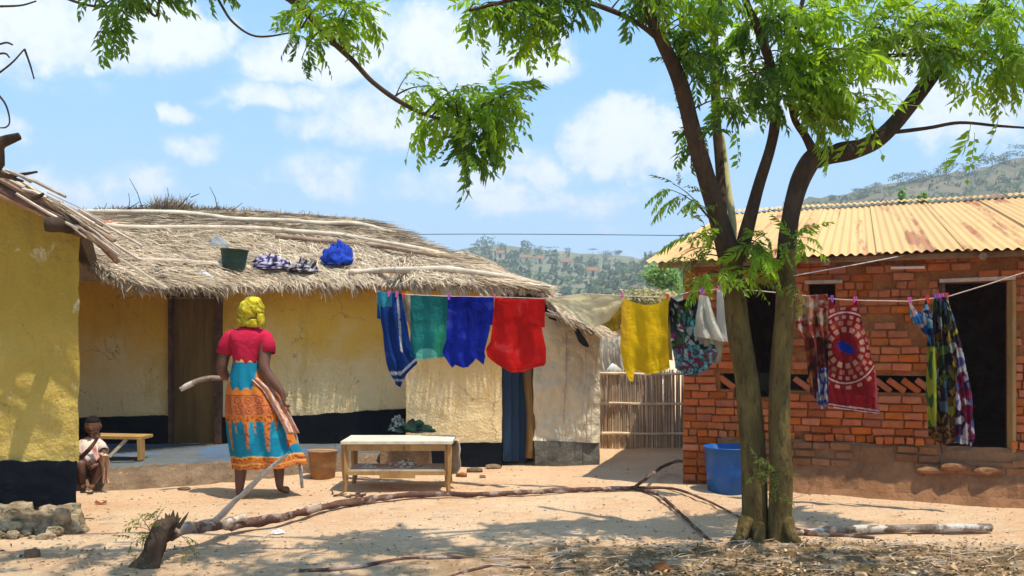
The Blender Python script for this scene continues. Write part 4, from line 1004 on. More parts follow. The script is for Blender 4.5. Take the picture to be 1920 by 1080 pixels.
cloth('patterned_wrap', [(548,1494),(620,1496),(640,1508),(760,1522)], [(548,1552),(640,1558),(765,1560)], [(0,556),(1,552)], [(0,735),(.5,768),(1,752)], c_pinkbrown, 'pink and brown flowered wrap hanging beside the right tree trunk', 'wrap', -.02, 3, .03, 16)
MR, LT = (.30,.012,.018), (.62,.34,.24)
def c_maroon(px, py):
    x = px-1586; y = (py-652)
    if (x*.85+y*.5)**2/330+(x*.5-y*.85)**2/80 < 1: return (.01,.04,.40)
    r = math.hypot(x, y*.92); a = math.atan2(y, x)
    if y > -75:
        if 27 < r < 36 and math.sin(a*14) > -.3: return LT
        if 39 < r < 47 and math.sin(a*18+2) > -.2: return (.55,.22,.13)
        if 50 < r < 56 and math.sin(a*26) > 0: return LT
        if 60 < r < 62.5: return (.75,.55,.50)
        if 66 < r < 72 and math.sin(a*22) > .1 and py < 745: return LT
    if abs(py-(758+(px-1555)*.13)) < 1.4 or abs(py-(763+(px-1555)*.13)) < .9: return (.8,.6,.6)
    if px > 1640+(py-700)*.03: return (.45,.10,.12)
    return MR
cloth('maroon_wrap', [(560,1554),(600,1552),(700,1553),(770,1553)], [(560,1606),(600,1615),(650,1630),(700,1642),(778,1650)], [(0,560),(.3,574),(.5,578),(.8,572),(1,562)], [(0,763),(.5,770),(1,778)], c_maroon, 'dark red wrap with ringed medallion print and blue centre', 'wrap', -.03, 1.5, .02, 17, 110, 160, over=False)
fl4 = cells(50, [(.03,.16,.42),(.30,.50,.60),(.02,.03,.12),(.60,.40,.36),(.10,.30,.40)], 10, 13, 1690, 1790, 540, 660)
cloth('blue_blouse', [(560,1703),(600,1708),(640,1730)], [(560,1736),(600,1748),(645,1752)], [(0,562),(.5,590),(1,560)], [(0,600),(.4,625),(.7,650),(1,655)], fl4, 'small blue and pink blouse pegged left of the long patterned dress', 'blouse', -.05, 2, .02, 18, 40, 50, over=False)
pal5 = [(.05,.09,.03),(.40,.40,.04),(.22,.13,.03),(.03,.02,.02),(.42,.45,.42),(.14,.22,.05),(.10,.16,.24),(.48,.30,.06),(.03,.05,.10)]
fl5 = cells(52, pal5, 9, 18, 1720, 1850, 540, 850, (.03,.02,.02), .12)
fl6 = cells(53, [(.20,.01,.05),(.55,.55,.6),(.05,.02,.06),(.25,.04,.12),(.10,.12,.3)], 8, 10, 1780, 1850, 600, 850)
def c_dress(px, py):
    if py > 640 and px > 1795+(py-640)*-.03: return fl6(px, py)
    if py > 800: return (.32,.15,.03) if nz(px*.15,py*.2) > 0 else (.06,.04,.05)
    if py > 650 and px < 1756: return (.45,.50,.05) if nz(px*.1,py*.03) > -.15 else (.08,.16,.05)
    return fl5(px, py)
cloth('patterned_dress', [(556,1752),(640,1738),(740,1736),(835,1742)], [(556,1776),(600,1790),(660,1806),(740,1822),(835,1829)], [(0,560),(1,556)], [(0,820),(.3,834),(.6,830),(.9,838),(1,822)], c_dress, 'long multicoloured patterned dress hanging before the dark doorway', 'dress', -.02, 4, .035, 19, 90, 140)
M['eye_white'] = plain('eye_white', (.45,.40,.36), .3); M['peg_pink'] = plain('peg_pink', (.75,.12,.42), .4); M['peg_violet'] = plain('peg_violet', (.35,.10,.55), .4); M['peg_red'] = plain('peg_red', (.75,.05,.04), .4)
for i_, px in enumerate([730,744,757,842,928,1167,1252,1316,1321,1350,1500,1560,1603,1706,1739,1755,1762,1769,1775]):
    y = interp(LY, px); p = P(px, y, dline(px)-.02); t = R.uniform(-.3,.3)
    m = MB()
    m.box(p+Vector((-.006,0,0)), (.008,.014,.062), Matrix.Rotation(t-.08,3,'Y')); m.box(p+Vector((.006,0,0)), (.008,.014,.062), Matrix.Rotation(t+.08,3,'Y')); m.box(p, (.022,.010,.006))
    o = m.build('clothes_peg', [M['peg_pink'],M['peg_violet'],M['peg_red'],M['peg_pink']][(i_*3) % 4])
    tag(o, ORD[i_]+' clothes peg from the left end of the clothesline', 'clothes peg', 'pegs along the clothesline')
# black strip hanging from the low right eave
m = MB(); vs = []; 
for j in range(13):
    t = j/12
    for i in range(5):
        u = i/4-.5; w_ = interp([(0,3),(.3,7),(.7,13),(.9,14),(1,5)], t)
        vs.append(P(1072+26*t+u*w_*2*.7, 600+50*t+u*w_*.5, 9.0+.02*math.sin(i*1.3+j*.5)))
o = obj('plastic_strip', vs, [(j*5+i, (j+1)*5+i, (j+1)*5+i+1, j*5+i+1) for j in range(12) for i in range(4)], M['dark_void'], None, True); solid(o, .004)
tag(o, 'black torn plastic strip dangling from the low right thatch corner', 'plastic strip')
m = MB(); pix_tube(m, [(1022,588,8.95,3),(1060,600,8.95,3.5),(1112,621,9.1,3)], 6, .3); m.build('eave_pole', M['pole_dark'], h2)
m = MB()
for _ in range(60):
    px = R.uniform(1025,1085); m.tube([P(px,580+(px-1025)*.4,8.95+R.uniform(0,.1)), P(px+R.uniform(15,40),596+(px-1025)*.4+R.uniform(-6,8),8.95)], .006, 4)
tag(m.build('eave_sticks', M['grey_wood'], h2), kind='stuff')

# ------------------------------------------------------------------ bench, table, bucket, bags
tb = empty('table', G(743, 921), 'worn wooden table with bleached top standing in the yard', 'table'); d0 = GD(922)
def T(px, z, dd): return Vector(((px-960)/F*d0, d0+dd, z))
tz = zpx(832, d0); M['bleached'] = mottled('bleached', (.50,.40,.30), (.74,.64,.52), 5, (1,4,1), .8, .003, 30, (.5,.36,.24), s3=7, t3=(.6,.75))
m = MB(); a = T(640,tz,-.02); b = T(849,tz,.46); m.box(((a.x+b.x)/2, (a.y+b.y)/2, tz+.012), (b.x-a.x, .50, .026), jit=.002); m.build('table_top', M['bleached'], tb)
for px, dd in ((646,.02),(840,.02),(648,.42),(838,.42)):
    sg = -1 if px < 740 else 1; m = MB()
    p = [T(px,tz,dd)]+[T(px+sg*o_,z,dd) for o_,z in ((0,.30),(-.5,.16),(-1.5,.08),(1,.0))]; m.tube(p, [.034,.033,.029,.024,.019], 4, 0); m.build('leg', M['wood'], tb)
for dd, nm in ((0.0,'apron'),(.44,'apron')):
    m = MB(); a = T(650,tz-.035,dd); b = T(836,tz-.035,dd); m.bar(a, b, .02, .055); m.build(nm, M['wood'], tb)
for px in (646,840): m = MB(); m.bar(T(px,tz-.035,.04), T(px,tz-.035,.42), .02, .055); m.build('apron', M['wood'], tb)
rz = zpx(887, d0)
m = MB(); m.bar(T(650,rz,.0), T(836,rz,.0), .022, .035); m.build('rail', M['wood'], tb)
m = MB(); m.bar(T(650,rz,.42), T(836,rz,.42), .022, .035); m.build('rail', M['dark_wood'], tb)
m = MB(); m.bar(T(712,rz-.012,-.014), T(779,rz-.012,-.014), .012, .065); m.build('drop_board', M['wood'], tb)
m = MB(); p = T(743,rz+.022,.21); m.box(p, (.86,.40,.012)); m.build('shelf', M['grey_wood'], tb)
heap('rag', 758, 868, 62, 15, .08, lambda x,z,s: (.62,.52,.42) if nz(x*.2,z*.4,s) > -.05 else (.25,.14,.08), 'cream crumpled rag lying on the table shelf', 'rag', 21, d=d0+.18)
heap('rag', 690, 874, 52, 9, .08, lambda x,z,s: (.60,.55,.50), 'thin whitish rag spread on the left of the table shelf', 'rag', 24, d=d0+.18)
vs, fs = [], []
for j in range(15):
    t = j/14; y = interp([(0,824),(.15,826),(.4,845),(1,888)], t); xx = interp([(0,838),(.15,856),(.4,866),(1,858)], t)
    for i in range(7): u = i/6; vs.append(P(lerp(xx, 838, u)+3*math.sin(j*.7), y+2*u, d0+.12+u*.34+.015*math.sin(i*2+j*.6)))
o = obj('draped_sack', vs, [(j*7+i, (j+1)*7+i, (j+1)*7+i+1, j*7+i+1) for j in range(14) for i in range(6)], clothmat('sack', (.62,.52,.40), .15), None, True); solid(o, .006)
tag(o, 'pale sacking draped over the right end of the wooden table', 'sack')
heap('sack_heap', 778, 798, 74, 19, .16, lambda x,z,s: (.01,.045,.03) if nz(x*.14,z*.3,s) > 0 else (.015,.02,.018), 'dark green bundle lying on the ledge behind the table', 'bundle', 26, d=8.9, fold=1.2)
heap('sack_heap', 746, 792, 30, 26, .12, lambda x,z,s: (.12,.15,.17) if nz(x*.2,z*.3,s) > 0 else (.02,.025,.03), 'small black plastic bundle at the wall corner behind the table', 'bundle', 28, d=9.0, fold=1.2)
m = MB(); p = P(762, 832, 8.95); m.box((p.x,p.y+.1,.12), (.5,.35,.27), jit=.02); tag(m.build('mud_block', M['dirt_edge']), 'low mud block under the dark green bundle behind the table', 'block')
bowl('bucket', G(605, 896), .118, .143, .27, M['rusty_tin'], 'rusty brown bucket with wire handle between woman and table', 'bucket', 0, handle=True, hmt=M['metal_wire'])
be = empty('bench', P(238, 862, 8.5), 'small rough wooden bench beside the crouching child', 'bench')
def B_(px, py, dd=0.): return P(px, py, 8.45+dd)
m = MB(); m.bar(B_(178,817,.12), B_(277,819,.12), .26, .028); m.build('seat', M['wood'], be)
for px in (252,): 
    for dd in (.0,.24):
        m = MB(); m.bar(B_(px+12,822,dd), B_(px+13,862,dd), .11, .03); m.build('leg', M['wood'], be)
m = MB(); m.bar(B_(188,822,.02), B_(190,866,.02), .05, .03); m.build('leg', M['wood'], be)
m = MB(); m.bar(B_(238,823,.02), B_(206,856,.02), .03, .03); m.build('brace', M['pole'], be)

# ------------------------------------------------------------------ people
def skin(chains, name='skin'):
    """chains: list of lists of (Vector, radius, radius2); points closer than 1 mm are shared"""
    vs = []; rs = []; es = []; roots = []
    def vid(p, r):
        for i, q in enumerate(vs):
            if (q-p).length < .001: return i
        vs.append(Vector(p)); rs.append(r); return len(vs)-1
    for ch in chains:
        ids = [vid(Vector(c[0]), (c[1], c[2] if len(c) > 2 else c[1])) for c in ch]; 
        es += list(zip(ids[:-1], ids[1:])); roots.append(ids[0])
    me = bpy.data.meshes.new(name); me.from_pydata([tuple(v) for v in vs], es, []); o = bpy.data.objects.new(name, me); C.objects.link(o)
    md = o.modifiers.new('s', 'SKIN'); md.use_smooth_shade = True; md.branch_smoothing = .4
    seen = set(); adj = {}
    for a, b in es: adj.setdefault(a,[]).append(b); adj.setdefault(b,[]).append(a)
    for i, sv in enumerate(me.skin_vertices[0].data): sv.radius = rs[i]; sv.use_root = False
    for r in roots:
        if r in seen: continue
        me.skin_vertices[0].data[r].use_root = True; stack = [r]
        while stack:
            q = stack.pop()
            if q in seen: continue
            seen.add(q); stack += adj.get(q, [])
    sb = o.modifiers.new('u', 'SUBSURF'); sb.levels = 2; sb.render_levels = 2
    dg = bpy.context.evaluated_depsgraph_get(); dg.update(); ev = o.evaluated_get(dg); m2 = bpy.data.meshes.new_from_object(ev)
    V = [v.co.copy() for v in m2.vertices]; Fc = [tuple(p.vertices) for p in m2.polygons]
    bpy.data.objects.remove(o); return V, Fc
def head_mesh(c, h, yaw, pitch=0., roll=0.):
    """a head of height h facing -Y turned by yaw; returns verts, faces and the eye centres"""
    b = bmesh.new(); bmesh.ops.create_uvsphere(b, u_segments=32, v_segments=24, radius=1)
    rt_ = Matrix.Rotation(yaw,3,'Z') @ Matrix.Rotation(pitch,3,'X') @ Matrix.Rotation(roll,3,'Y'); vs = []
    for v in b.verts:
        x, y, z = v.co; w_ = .74*(1-.24*max(0,-z)**1.4); dp = .86
        f = max(0, -y)
        X_, Y_, Z_ = x*w_, y*dp, z
        if z < -.1: Y_ += .10*(-z)*(1 if y > 0 else -.2)
        e = lambda x0, z0, s, a: a*math.exp(-(((x-x0)/s)**2+((z-z0)/s)**2))*(1 if y < 0 else 0)
        Y_ -= e(0,-.18,.17,.20)+e(0,.02,.11,.10)+e(0,-.48,.20,.09)+e(0,-.80,.25,.08)
        Y_ += e(.32,.04,.17,.10)+e(-.32,.04,.17,.10)+e(0,-.36,.10,.04)
        vs.append(Vector((X_,Y_,Z_)))
    fs = [tuple(v.index for v in f.verts) for f in b.faces]; b.free(); k = len(vs)
    for sx in (-1,1):     # ears
        b = bmesh.new(); bmesh.ops.create_uvsphere(b, u_segments=10, v_segments=8, radius=1); o_ = len(vs)
        vs += [Vector((sx*.75+v.co.x*.07, .08+v.co.y*.15, -.05+v.co.z*.22)) for v in b.verts]; fs += [tuple(v.index+o_ for v in f.verts) for f in b.faces]; b.free()
    T_ = lambda p: rt_ @ (Vector(p)*h*.5)+Vector(c)
    eyes = [T_((sx*.30,-.74,.04)) for sx in (-1,1)]
    return [T_(v) for v in vs], fs, eyes, T_
def hand(chains, wrist, d, side, L=.17, grip=.6, r=.0085):
    """palm and five unequal, bent fingers; d: direction of the hand, side: thumb side"""
    d = Vector(d).normalized(); side = (Vector(side)-d*Vector(side).dot(d)).normalized(); nrm = d.cross(side)
    palm = wrist+d*L*.28
    chains.append([(wrist,.022,.020),(palm,.033,.018),(wrist+d*L*.48,.034,.016)])
    for k, (o_, l) in enumerate(((.022,.46),(.007,.52),(-.008,.48),(-.022,.38))):
        p0 = wrist+d*L*.40+side*o_; p1 = p0+d*L*l*.45; cl = nrm*L*l*grip
        p2 = p1+d*L*l*.25+cl*.4; p3 = p2+d*L*l*.02+cl*.45-d*L*l*.1*grip
        chains.append([(p0,r*1.1),(p1,r*1.0),(p2,r*.95),(p3,r*.8)])
    p0 = palm-d*L*.12+side*.016; chains.append([(p0,r*1.3),(p0+side*.026+d*L*.10,r*1.15),(p0+side*.034+d*L*.24+nrm*.012,r)])
def limb_loft(pts, rx, ry=None, n=18, fold=0., seed=0):
    m = MB(); vs = []; prev = None
    for i, p in enumerate(pts):
        p = Vector(p); t = (Vector(pts[min(i+1,len(pts)-1)])-Vector(pts[max(i-1,0)])).normalized()
        x = Vector((1,0,0))-t*t.x if prev is None else prev-t*prev.dot(t); 
        if x.length < .1: x = Vector((0,0,1))-t*t.z
        x.normalize(); prev = x; y = t.cross(x)
        for k in range(n):
            a = 2*math.pi*k/n; f = 1+fold*nz(math.cos(a)*2+seed, math.sin(a)*2, i*.6)
            vs.append(p+x*math.cos(a)*rx[i]*f+y*math.sin(a)*(ry or rx)[i]*f)
    m.add(vs, [(i*n+k, i*n+(k+1)%n, (i+1)*n+(k+1)%n, (i+1)*n+k) for i in range(len(pts)-1) for k in range(n)]); return m
WDp = 7.4
def Q(px, py, dd=0.): return P(px, py, WDp+dd)
def woman():
    e = empty('person', Vector((Q(480,935).x, WDp, 0)), 'woman walking away in red top, yellow headscarf and blue orange wrap skirt', 'person')
    ch = []
    pel = Q(466,735); 
    ch.append([(pel,.12,.10),(Q(464,705),.10,.085),(Q(464,655),.115,.09),(Q(465,632),.10,.075),(Q(467,617),.05,.05),(Q(470,603,.01),.045,.045)])
    cu = Q(465,632)
    ch.append([(cu,.10,.075),(Q(436,632),.065,.06),(Q(424,650),.060,.058),(Q(415,690,-.03),.050,.050),(Q(421,704,.08),.042,.042),(Q(429,709,.15),.030,.030)])
    ch.append([(cu,.10,.075),(Q(494,632),.065,.06),(Q(498,652,-.02),.062,.06),(Q(494,690,-.08),.052,.052),(Q(512,716,-.09),.045,.045),(Q(530,738,-.09),.030,.032)])
    ch.append([(pel,.12,.10),(Q(454,760),.09,.09),(Q(450,815,.03),.062,.062),(Q(452,858),.066,.068),(Q(451,890),.050,.052),(Q(449,917,.0),.036,.038),(Q(449,927,-.02),.032,.030),(Q(458,931,.08),.034,.022),(Q(464,932,.16),.034,.017)])
    ch.append([(pel,.12,.10),(Q(484,760),.09,.09),(Q(512,812,.10),.062,.062),(Q(521,850,.08),.066,.068),(Q(523,880,.06),.050,.052),(Q(524,906,.05),.036,.038),(Q(525,916,.04),.032,.030),(Q(534,918,.14),.034,.022),(Q(542,918,.22),.032,.017)])
    hand(ch, Q(429,709,.15), Vector((.25,.6,-.1)), Vector((-.3,.2,1)), .16, .8)
    hand(ch, Q(530,738,-.09), Vector((.16,.05,-1)), Vector((-.4,.9,0)), .16, .7)
    V, Fc = skin(ch)
    hv, hf, eyes, T_ = head_mesh(Q(471,590), .215, math.radians(155), math.radians(4))
    k = len(V); V += hv; Fc += [tuple(i+k for i in f) for f in hf]
    obj('body', V, Fc, M['skin'], e, True)
    for p in eyes:
        m = MB(); vs, fs = rock(p, (.012,.012,.009), 1, 2, 0); m.add(vs, fs); m.build('eye', M['white_plastic'], e, True)
    # top: torso loft and two sleeves
    ys = [684,676,664,650,640,630,622,617,613]; hw = [23.5,24,25.5,30,35,37,35,22,15]; dp = [.115,.118,.12,.125,.128,.12,.10,.075,.058]; n = 40; vs = []; cs = []
    for i, y in enumerate(ys):
        for k in range(n):
            a = 2*math.pi*k/n; ca, sa = math.cos(a), math.sin(a)
            wv = 1+.03*math.sin(a*7+i*.8)+.03*nz(ca*3,sa*3,i*.7)
            cx = interp([(613,467),(640,465),(684,463)], y)
            x = (cx-960)/F*WDp+abs(ca)**.8*math.copysign(1,ca)*hw[i]*WDp/F*wv; vs.append(Vector((x, WDp+sa*dp[i]*wv, zpx(y,WDp)))); 
    m = MB(); m.add(vs, [(i*n+k, i*n+(k+1)%n, (i+1)*n+(k+1)%n, (i+1)*n+k) for i in range(len(ys)-1) for k in range(n)])
    for pts, r in (([Q(444,630),Q(432,634),Q(425,646),Q(420,664,-.01)],[.065,.066,.064,.062]), ([Q(486,630),Q(497,634),Q(502,646,-.01),Q(502,662,-.03)],[.066,.067,.065,.064])):
        s = limb_loft(pts, r, None, 20, .06); m.add(s.v, s.f)
    o = m.build('shirt', clothmat('red_cotton', (.56,.018,.06), .06, .014), e, True); solid(o, .006)
    # wrap skirt
    prof = [(671,440,487,.118),(680,438,488,.125),(695,435,491,.14),(715,429,503,.16),(740,425,520,.18),(765,424,533,.19),(800,426,540,.20),(830,430,550,.20),(855,435,563,.205),(870,437,568,.205)]
    nu, nv = 150, 120; vs = []; cs = []
    BLU, ORG, DOR, TER = (.008,.185,.30), (.60,.19,.035), (.30,.055,.02), (.52,.15,.075)
    def pat(u, py):   # u in px round the cloth
        if py < 678: return (.62,.34,.06)
        sp = math.sin(u*.31)*.5+.5
        if py < 738:
            lim = 738-(8+44*max(0,math.sin(u*.085+.6))**3)-6*sp
            return ORG if py > lim else BLU
        if py < 776:
            cx = (u % 22)-11; cy = ((py-738) % 19)-9.5; r = math.hypot(cx,cy)
            if 5 < r < 7.2 or r < 2: return DOR
            if abs((py-738) % 19) < 1.6: return DOR
            return TER if nz(u*.2,py*.2) > 0 else ORG
        if py < 848:
            ln = 10+52*max(0,math.cos(u*.155))**5+22*max(0,math.cos(u*.31+1))**6
            t = (py-776)/ln
            if t < 1:
                cw = abs(((u*.155/6.283) % 1)-.5)
                return ORG if nz(u*.25,py*.15,3) > -.15 else DOR
            return BLU if nz(u*.05,py*.05) > -.35 else (.015,.27,.40)
        if 848 <= py < 851 or 860 < py < 862.5: return (.66,.36,.10)
        return ORG if nz(u*.3,py*.3) > -.1 else DOR
    for j in range(nv+1):
        t = j/nv; y = lerp(671, 870, t); l = interp([(p[0],p[1]) for p in prof], y); r = interp([(p[0],p[2]) for p in prof], y); dp_ = interp([(p[0],p[3]) for p in prof], y)
        for i in range(nu):
            a = 2*math.pi*i/nu; ca, sa = math.cos(a), math.sin(a)
            fo = (.016+.06*t)*(math.sin(a*6+1.5*t)+.6*math.sin(a*11+t*2)+.8*nz(ca*2,sa*2,t*2))*(.35+.65*(ca > -.2))
            x = ((l+r)/2-960)/F*WDp+ca*(r-l)/2*WDp/F*(1+fo); yy = WDp+.02*t+sa*dp_*(1+fo*1.3)
            dz = -.022*t*t*(1-ca)*.9+.02*t*t*nz(a*2,0)
            vs.append(Vector((x, yy, zpx(y,WDp)+dz))); cs.append(pat(interp([(671,0),(870,0)],y)+(((l+r)/2-463)*.6+ca*(r-l)/2*1.15)+200, y-3*t*nz(a*3,t*2)))
    fs = [(j*nu+i, (j+1)*nu+i, (j+1)*nu+(i+1)%nu, j*nu+(i+1)%nu) for j in range(nv) for i in range(nu)]
    o = obj('wrap_skirt', vs, fs, M['cloth_thick'], e, True, cs); solid(o, .004)
    # loose end of the wrap on the right hip
    vs = []; cs = []
    for j in range(31):
        t = j/30; y = lerp(712, 812, t); xx = interp([(712,492),(730,512),(760,530),(790,546),(812,556)], y)
        for i in range(13):
            u = i/12; vs.append(Q(xx-20+u*26*(.6+t*.4), y-6*u*(1-t), -.16+.03*math.sin(u*9+t*2)+.10*u-.01*t)); cs.append([(.70,.48,.42),(.66,.42,.36),(.56,.26,.18),(.70,.48,.42),(.58,.24,.08)][int((nz(u*2.2,t*7,4)+1)*4.6) % 5])
    o = obj('skirt_tail', vs, [(j*13+i, (j+1)*13+i, (j+1)*13+i+1, j*13+i+1) for j in range(30) for i in range(12)], M['cloth_thick'], e, True, cs); solid(o, .004)
    # headscarf
    b = bmesh.new(); bmesh.ops.create_uvsphere(b, u_segments=48, v_segments=32, radius=1); vs = []; cs = []
    c = Q(471,582)
    for v in b.verts:
        x, y, z = v.co; f = 1+.03*math.sin(x*5+z*12+y*3)+.07*nz(x*1.9,y*1.9,z*1.9)
        zz = z*(.122 if z > 0 else .105); 
        X_ = x*.108*f*(1+(.06 if z < 0 else 0)); Y_ = y*.122*f
        X_ += -.03*max(0,-z)**2; 
        vs.append(c+Vector((X_+.012*z, Y_, zz*f))); k_ = nz(x*2+2,y*2,z*6+x*4)
        cs.append((.22,.17,.01) if nz(x*6,y*6,z*9) > .3 else (.62,.55,.05) if k_ > .02 else ((.52,.41,.02) if k_ > -.25 else (.34,.25,.01)))
    fs = [tuple(v.index for v in f.verts) for f in b.faces]; b.free()
    k = len(vs)
    for (px, py, wx, wz_) in ((457,604,13,9),(473,606,14,10),(489,600,7,15)):
        v2, f2 = rock(Q(px,py,-.07), (wx*WDp/F, .035, wz_*WDp/F), px, 3, .35); fs += [tuple(i+len(vs) for i in f) for f in f2]
        vs += v2; cs += [(.55,.44,.03) if nz(p.x*40,p.z*40) > -.1 else (.36,.26,.01) for p in v2]
    obj('headscarf', vs, fs, M['cloth_thick'], e, True, cs)
woman()
m = MB(); q = [(338,731,WDp+.1,4),(352,723,WDp+.12,5.5),(375,713,WDp+.14,5),(400,709,WDp+.16,4.5),(432,710,WDp+.2,4.5),(446,712,WDp+.22,4)]; pix_tube(m, q, 7, .25)
tag(m.build('stick', M['log'], None, True), 'pale peeled stick held level in the left hand of the woman', 'stick')
m = MB(); pix_tube(m, [(538,760,WDp-.08,2),(550,800,WDp+.12,2.4),(559,840,WDp+.2,3),(564,880,WDp+.1,3.4),(567,915,WDp+.05,2.6)], 7, .25)
tag(m.build('stick', M['log'], None, True), 'upright whitish stick under the right hand of the woman', 'stick')

CD = 7.85
def K(px, py, dd=0.): return P(px, py, CD+dd)
def child():
    e = empty('person', Vector((K(172,915).x, CD, 0)), 'small child crouching at the yellow wall corner, hand at mouth', 'person')
    ch = []; pel = K(165,888)
    ch.append([(pel,.085,.075),(K(165,868),.075,.065),(K(167,845),.075,.06),(K(170,830),.06,.05),(K(172,820),.028,.028),(K(173,812,-.01),.028,.028)])
    cu = K(170,830)
    ch.append([(cu,.06,.05),(K(155,833),.034,.032),(K(149,846,-.06),.028,.028),(K(152,858,-.16),.024,.024),(K(168,842,-.20),.02,.02),(K(180,826,-.17),.015,.016)])
    ch.append([(cu,.06,.05),(K(185,833),.034,.032),(K(194,848,-.05),.028,.028),(K(199,862,-.14),.023,.023),(K(190,870,-.26),.02,.02),(K(180,872,-.32),.015,.016)])
    ch.append([(pel,.085,.075),(K(158,884,-.10),.06,.06),(K(150,866,-.26),.045,.045),(K(153,888,-.24),.035,.036),(K(156,905,-.20),.024,.025),(K(156,911,-.20),.026,.022),(K(158,914,-.30),.026,.014)])
    ch.append([(pel,.085,.075),(K(178,884,-.10),.06,.06),(K(196,860,-.26),.045,.045),(K(186,882,-.28),.035,.036),(K(176,902,-.28),.024,.025),(K(173,911,-.28),.026,.022),(K(170,914,-.37),.026,.014)])
    hand(ch, K(180,826,-.17), Vector((.15,.2,1)), Vector((-1,0,.2)), .10, .7, .006)
    hand(ch, K(180,872,-.32), Vector((-1,-.2,-.3)), Vector((0,-.2,1)), .10, .6, .006)
    V, Fc = skin(ch)
    hv, hf, eyes, T_ = head_mesh(K(174,799,-.02), .185, math.radians(12), math.radians(4))
    k = len(V); V += hv; Fc += [tuple(i+k for i in f) for f in hf]
    obj('body', V, Fc, M['skin'], e, True)
    for p in eyes:
        vs, fs = rock(p+Vector((0,.002,0)), (.0085,.006,.0045), 1, 2, 0); obj('eye', vs, fs, M['eye_white'], e, True)
        vs, fs = rock(p+Vector((.001,-.002,0)), (.0048,.004,.0046), 1, 2, 0); obj('pupil', vs, fs, M['hair'], e, True)
    b = bmesh.new(); bmesh.ops.create_uvsphere(b, u_segments=28, v_segments=20, radius=1); vs = [T_((v.co.x*.775, v.co.y*.89+.02, v.co.z*1.01+.01)) for v in b.verts]
    fs = [tuple(v.index for v in f.verts) for f in b.faces if (lambda c: c.z > .42 or (c.y > .12 and c.z > -.45))(f.calc_center_median())]; b.free()
    o = obj('hair', vs, fs, M['hair'], e, True); solid(o, .006)
    vs2, fs2 = rock(T_((0,-.80,-.50)), (.020,.010,.008), 1, 2, 0); obj('lips', vs2, fs2, plain('lips', (.16,.05,.045), .4), e, True)
    # dress
    n = 36; vs = []; cs = []; ys = [819,824,830,840,852,866,880,894,904]; hw = [9,15,20,22,24,27,30,32,33]; dp = [.045,.07,.085,.10,.115,.14,.17,.18,.185]
    for i, y in enumerate(ys):
        for k in range(n):
            a = 2*math.pi*k/n; f = 1+.10*nz(math.cos(a)*2.5,math.sin(a)*2.5,i*.6)+.04*math.sin(a*8+i)*(i/8)
            cx = interp([(819,171),(850,170),(904,172)], y)
            p = Vector(((cx-960)/F*CD+math.cos(a)*hw[i]*CD/F*f, CD-.05*(i/8)+math.sin(a)*dp[i]*f, zpx(y,CD))); vs.append(p)
            q = nz(p.x*14,p.y*14,p.z*14); cs.append((.88,.76,.66) if q > -.05 else ((.80,.42,.38) if q > -.32 else (.45,.14,.12)))
    m = MB(); fs = [(i*n+k, i*n+(k+1)%n, (i+1)*n+(k+1)%n, (i+1)*n+k) for i in range(len(ys)-1) for k in range(n) if not (i >= 5 and math.pi*1.25 < 2*math.pi*k/n < math.pi*1.75)]
    for pts in ([K(160,830),K(152,835),K(149,846,-.05)],[K(182,830),K(189,836),K(194,846,-.04)]):
        s = limb_loft(pts, [.042,.045,.046], None, 16, .08); kk = len(vs); vs += s.v; fs += [tuple(i+kk for i in f) for f in s.f]; cs += [(.74,.60,.52)]*len(s.v)
    o = obj('dress', vs, fs, M['cloth_thick'], e, True, cs); solid(o, .005)
    # cloth laid over the knees
    vs = []; cs = []
    for j in range(25):
        t = j/24
        for i in range(11):
            u = i/10; px = lerp(184,203,u)+9*t+5*nz(t*3,u*2)-6*u*t; py = interp([(0,852),(.2,848),(.45,862),(1,904)], t)+5*u+4*nz(u*6,1); vs.append(K(px, py, -.33+.06*t+.02*math.sin(u*10+t*3))); cs.append((.74,.62,.46) if (u*3+.3*t) % 1 > .35 else (.55,.24,.16))
    o = obj('skirt', vs, [(j*11+i, (j+1)*11+i, (j+1)*11+i+1, j*11+i+1) for j in range(24) for i in range(10)], M['cloth_thick'], e, True, cs); solid(o, .005)
child()

# ------------------------------------------------------------------ fallen branch, stump, log
fb = empty('fallen_branch', G(700, 960), 'long fallen branch lying across the yard from the stump', 'branch')
def gb(px, py, r, lift=.03):
    d = GD(py, lift); return (px, py, d, r)
m = MB(); pix_tube(m, [(312,1000,5.3,16),(345,992,5.5,13),(400,986,5.7,11),gb(450,982,10,.06),gb(520,972,8,.06),gb(590,955,6.5,.05),gb(650,943,6,.04),gb(720,933,5.5,.04),gb(790,927,5,.04),gb(900,927,4.5,.03),gb(1000,922,4.5,.03),gb(1100,918,4,.03),gb(1190,915,4,.03)], 12, .7, 8, 11); m.build('limb', M['fallen'], fb, True)
for pts in ([gb(1188,916,3.5),gb(1215,895,3,.12),(1240,877,8.6,2.8),(1268,865,8.6,2.5),(1310,866,8.5,2.2),(1345,876,8.4,1.5)],
            [gb(1190,915,3.8),gb(1230,925,3.4),gb(1262,950,3.2),gb(1300,985,3),gb(1345,1024,2.6)],
            [gb(1190,915,3),gb(1260,916,2.6),gb(1320,936,2.3),gb(1388,970,1.8)],
            [(400,980,5.7,6.5),(430,950,5.6,6),(460,922,5.5,5),(500,885,5.4,4),(538,852,5.3,3)],
            [(420,985,5.75,8),gb(440,975,7,.1),gb(462,968,6,.12)]):
    m = MB(); pix_tube(m, pts, 8, .6, 7, 12); m.build('side_branch', M['fallen' if pts[0][0] > 600 else 'grey_wood'], fb, True)
m = MB()
for k in range(9): m.tube([P(1340,875,8.4)+Vector((R.uniform(-.1,0),0,R.uniform(-.02,.03))), P(1340+R.uniform(-5,50),875+R.uniform(-22,18),8.38)], .004, 4)
tag(m.build('twigs', M['fallen'], fb), kind='stuff')
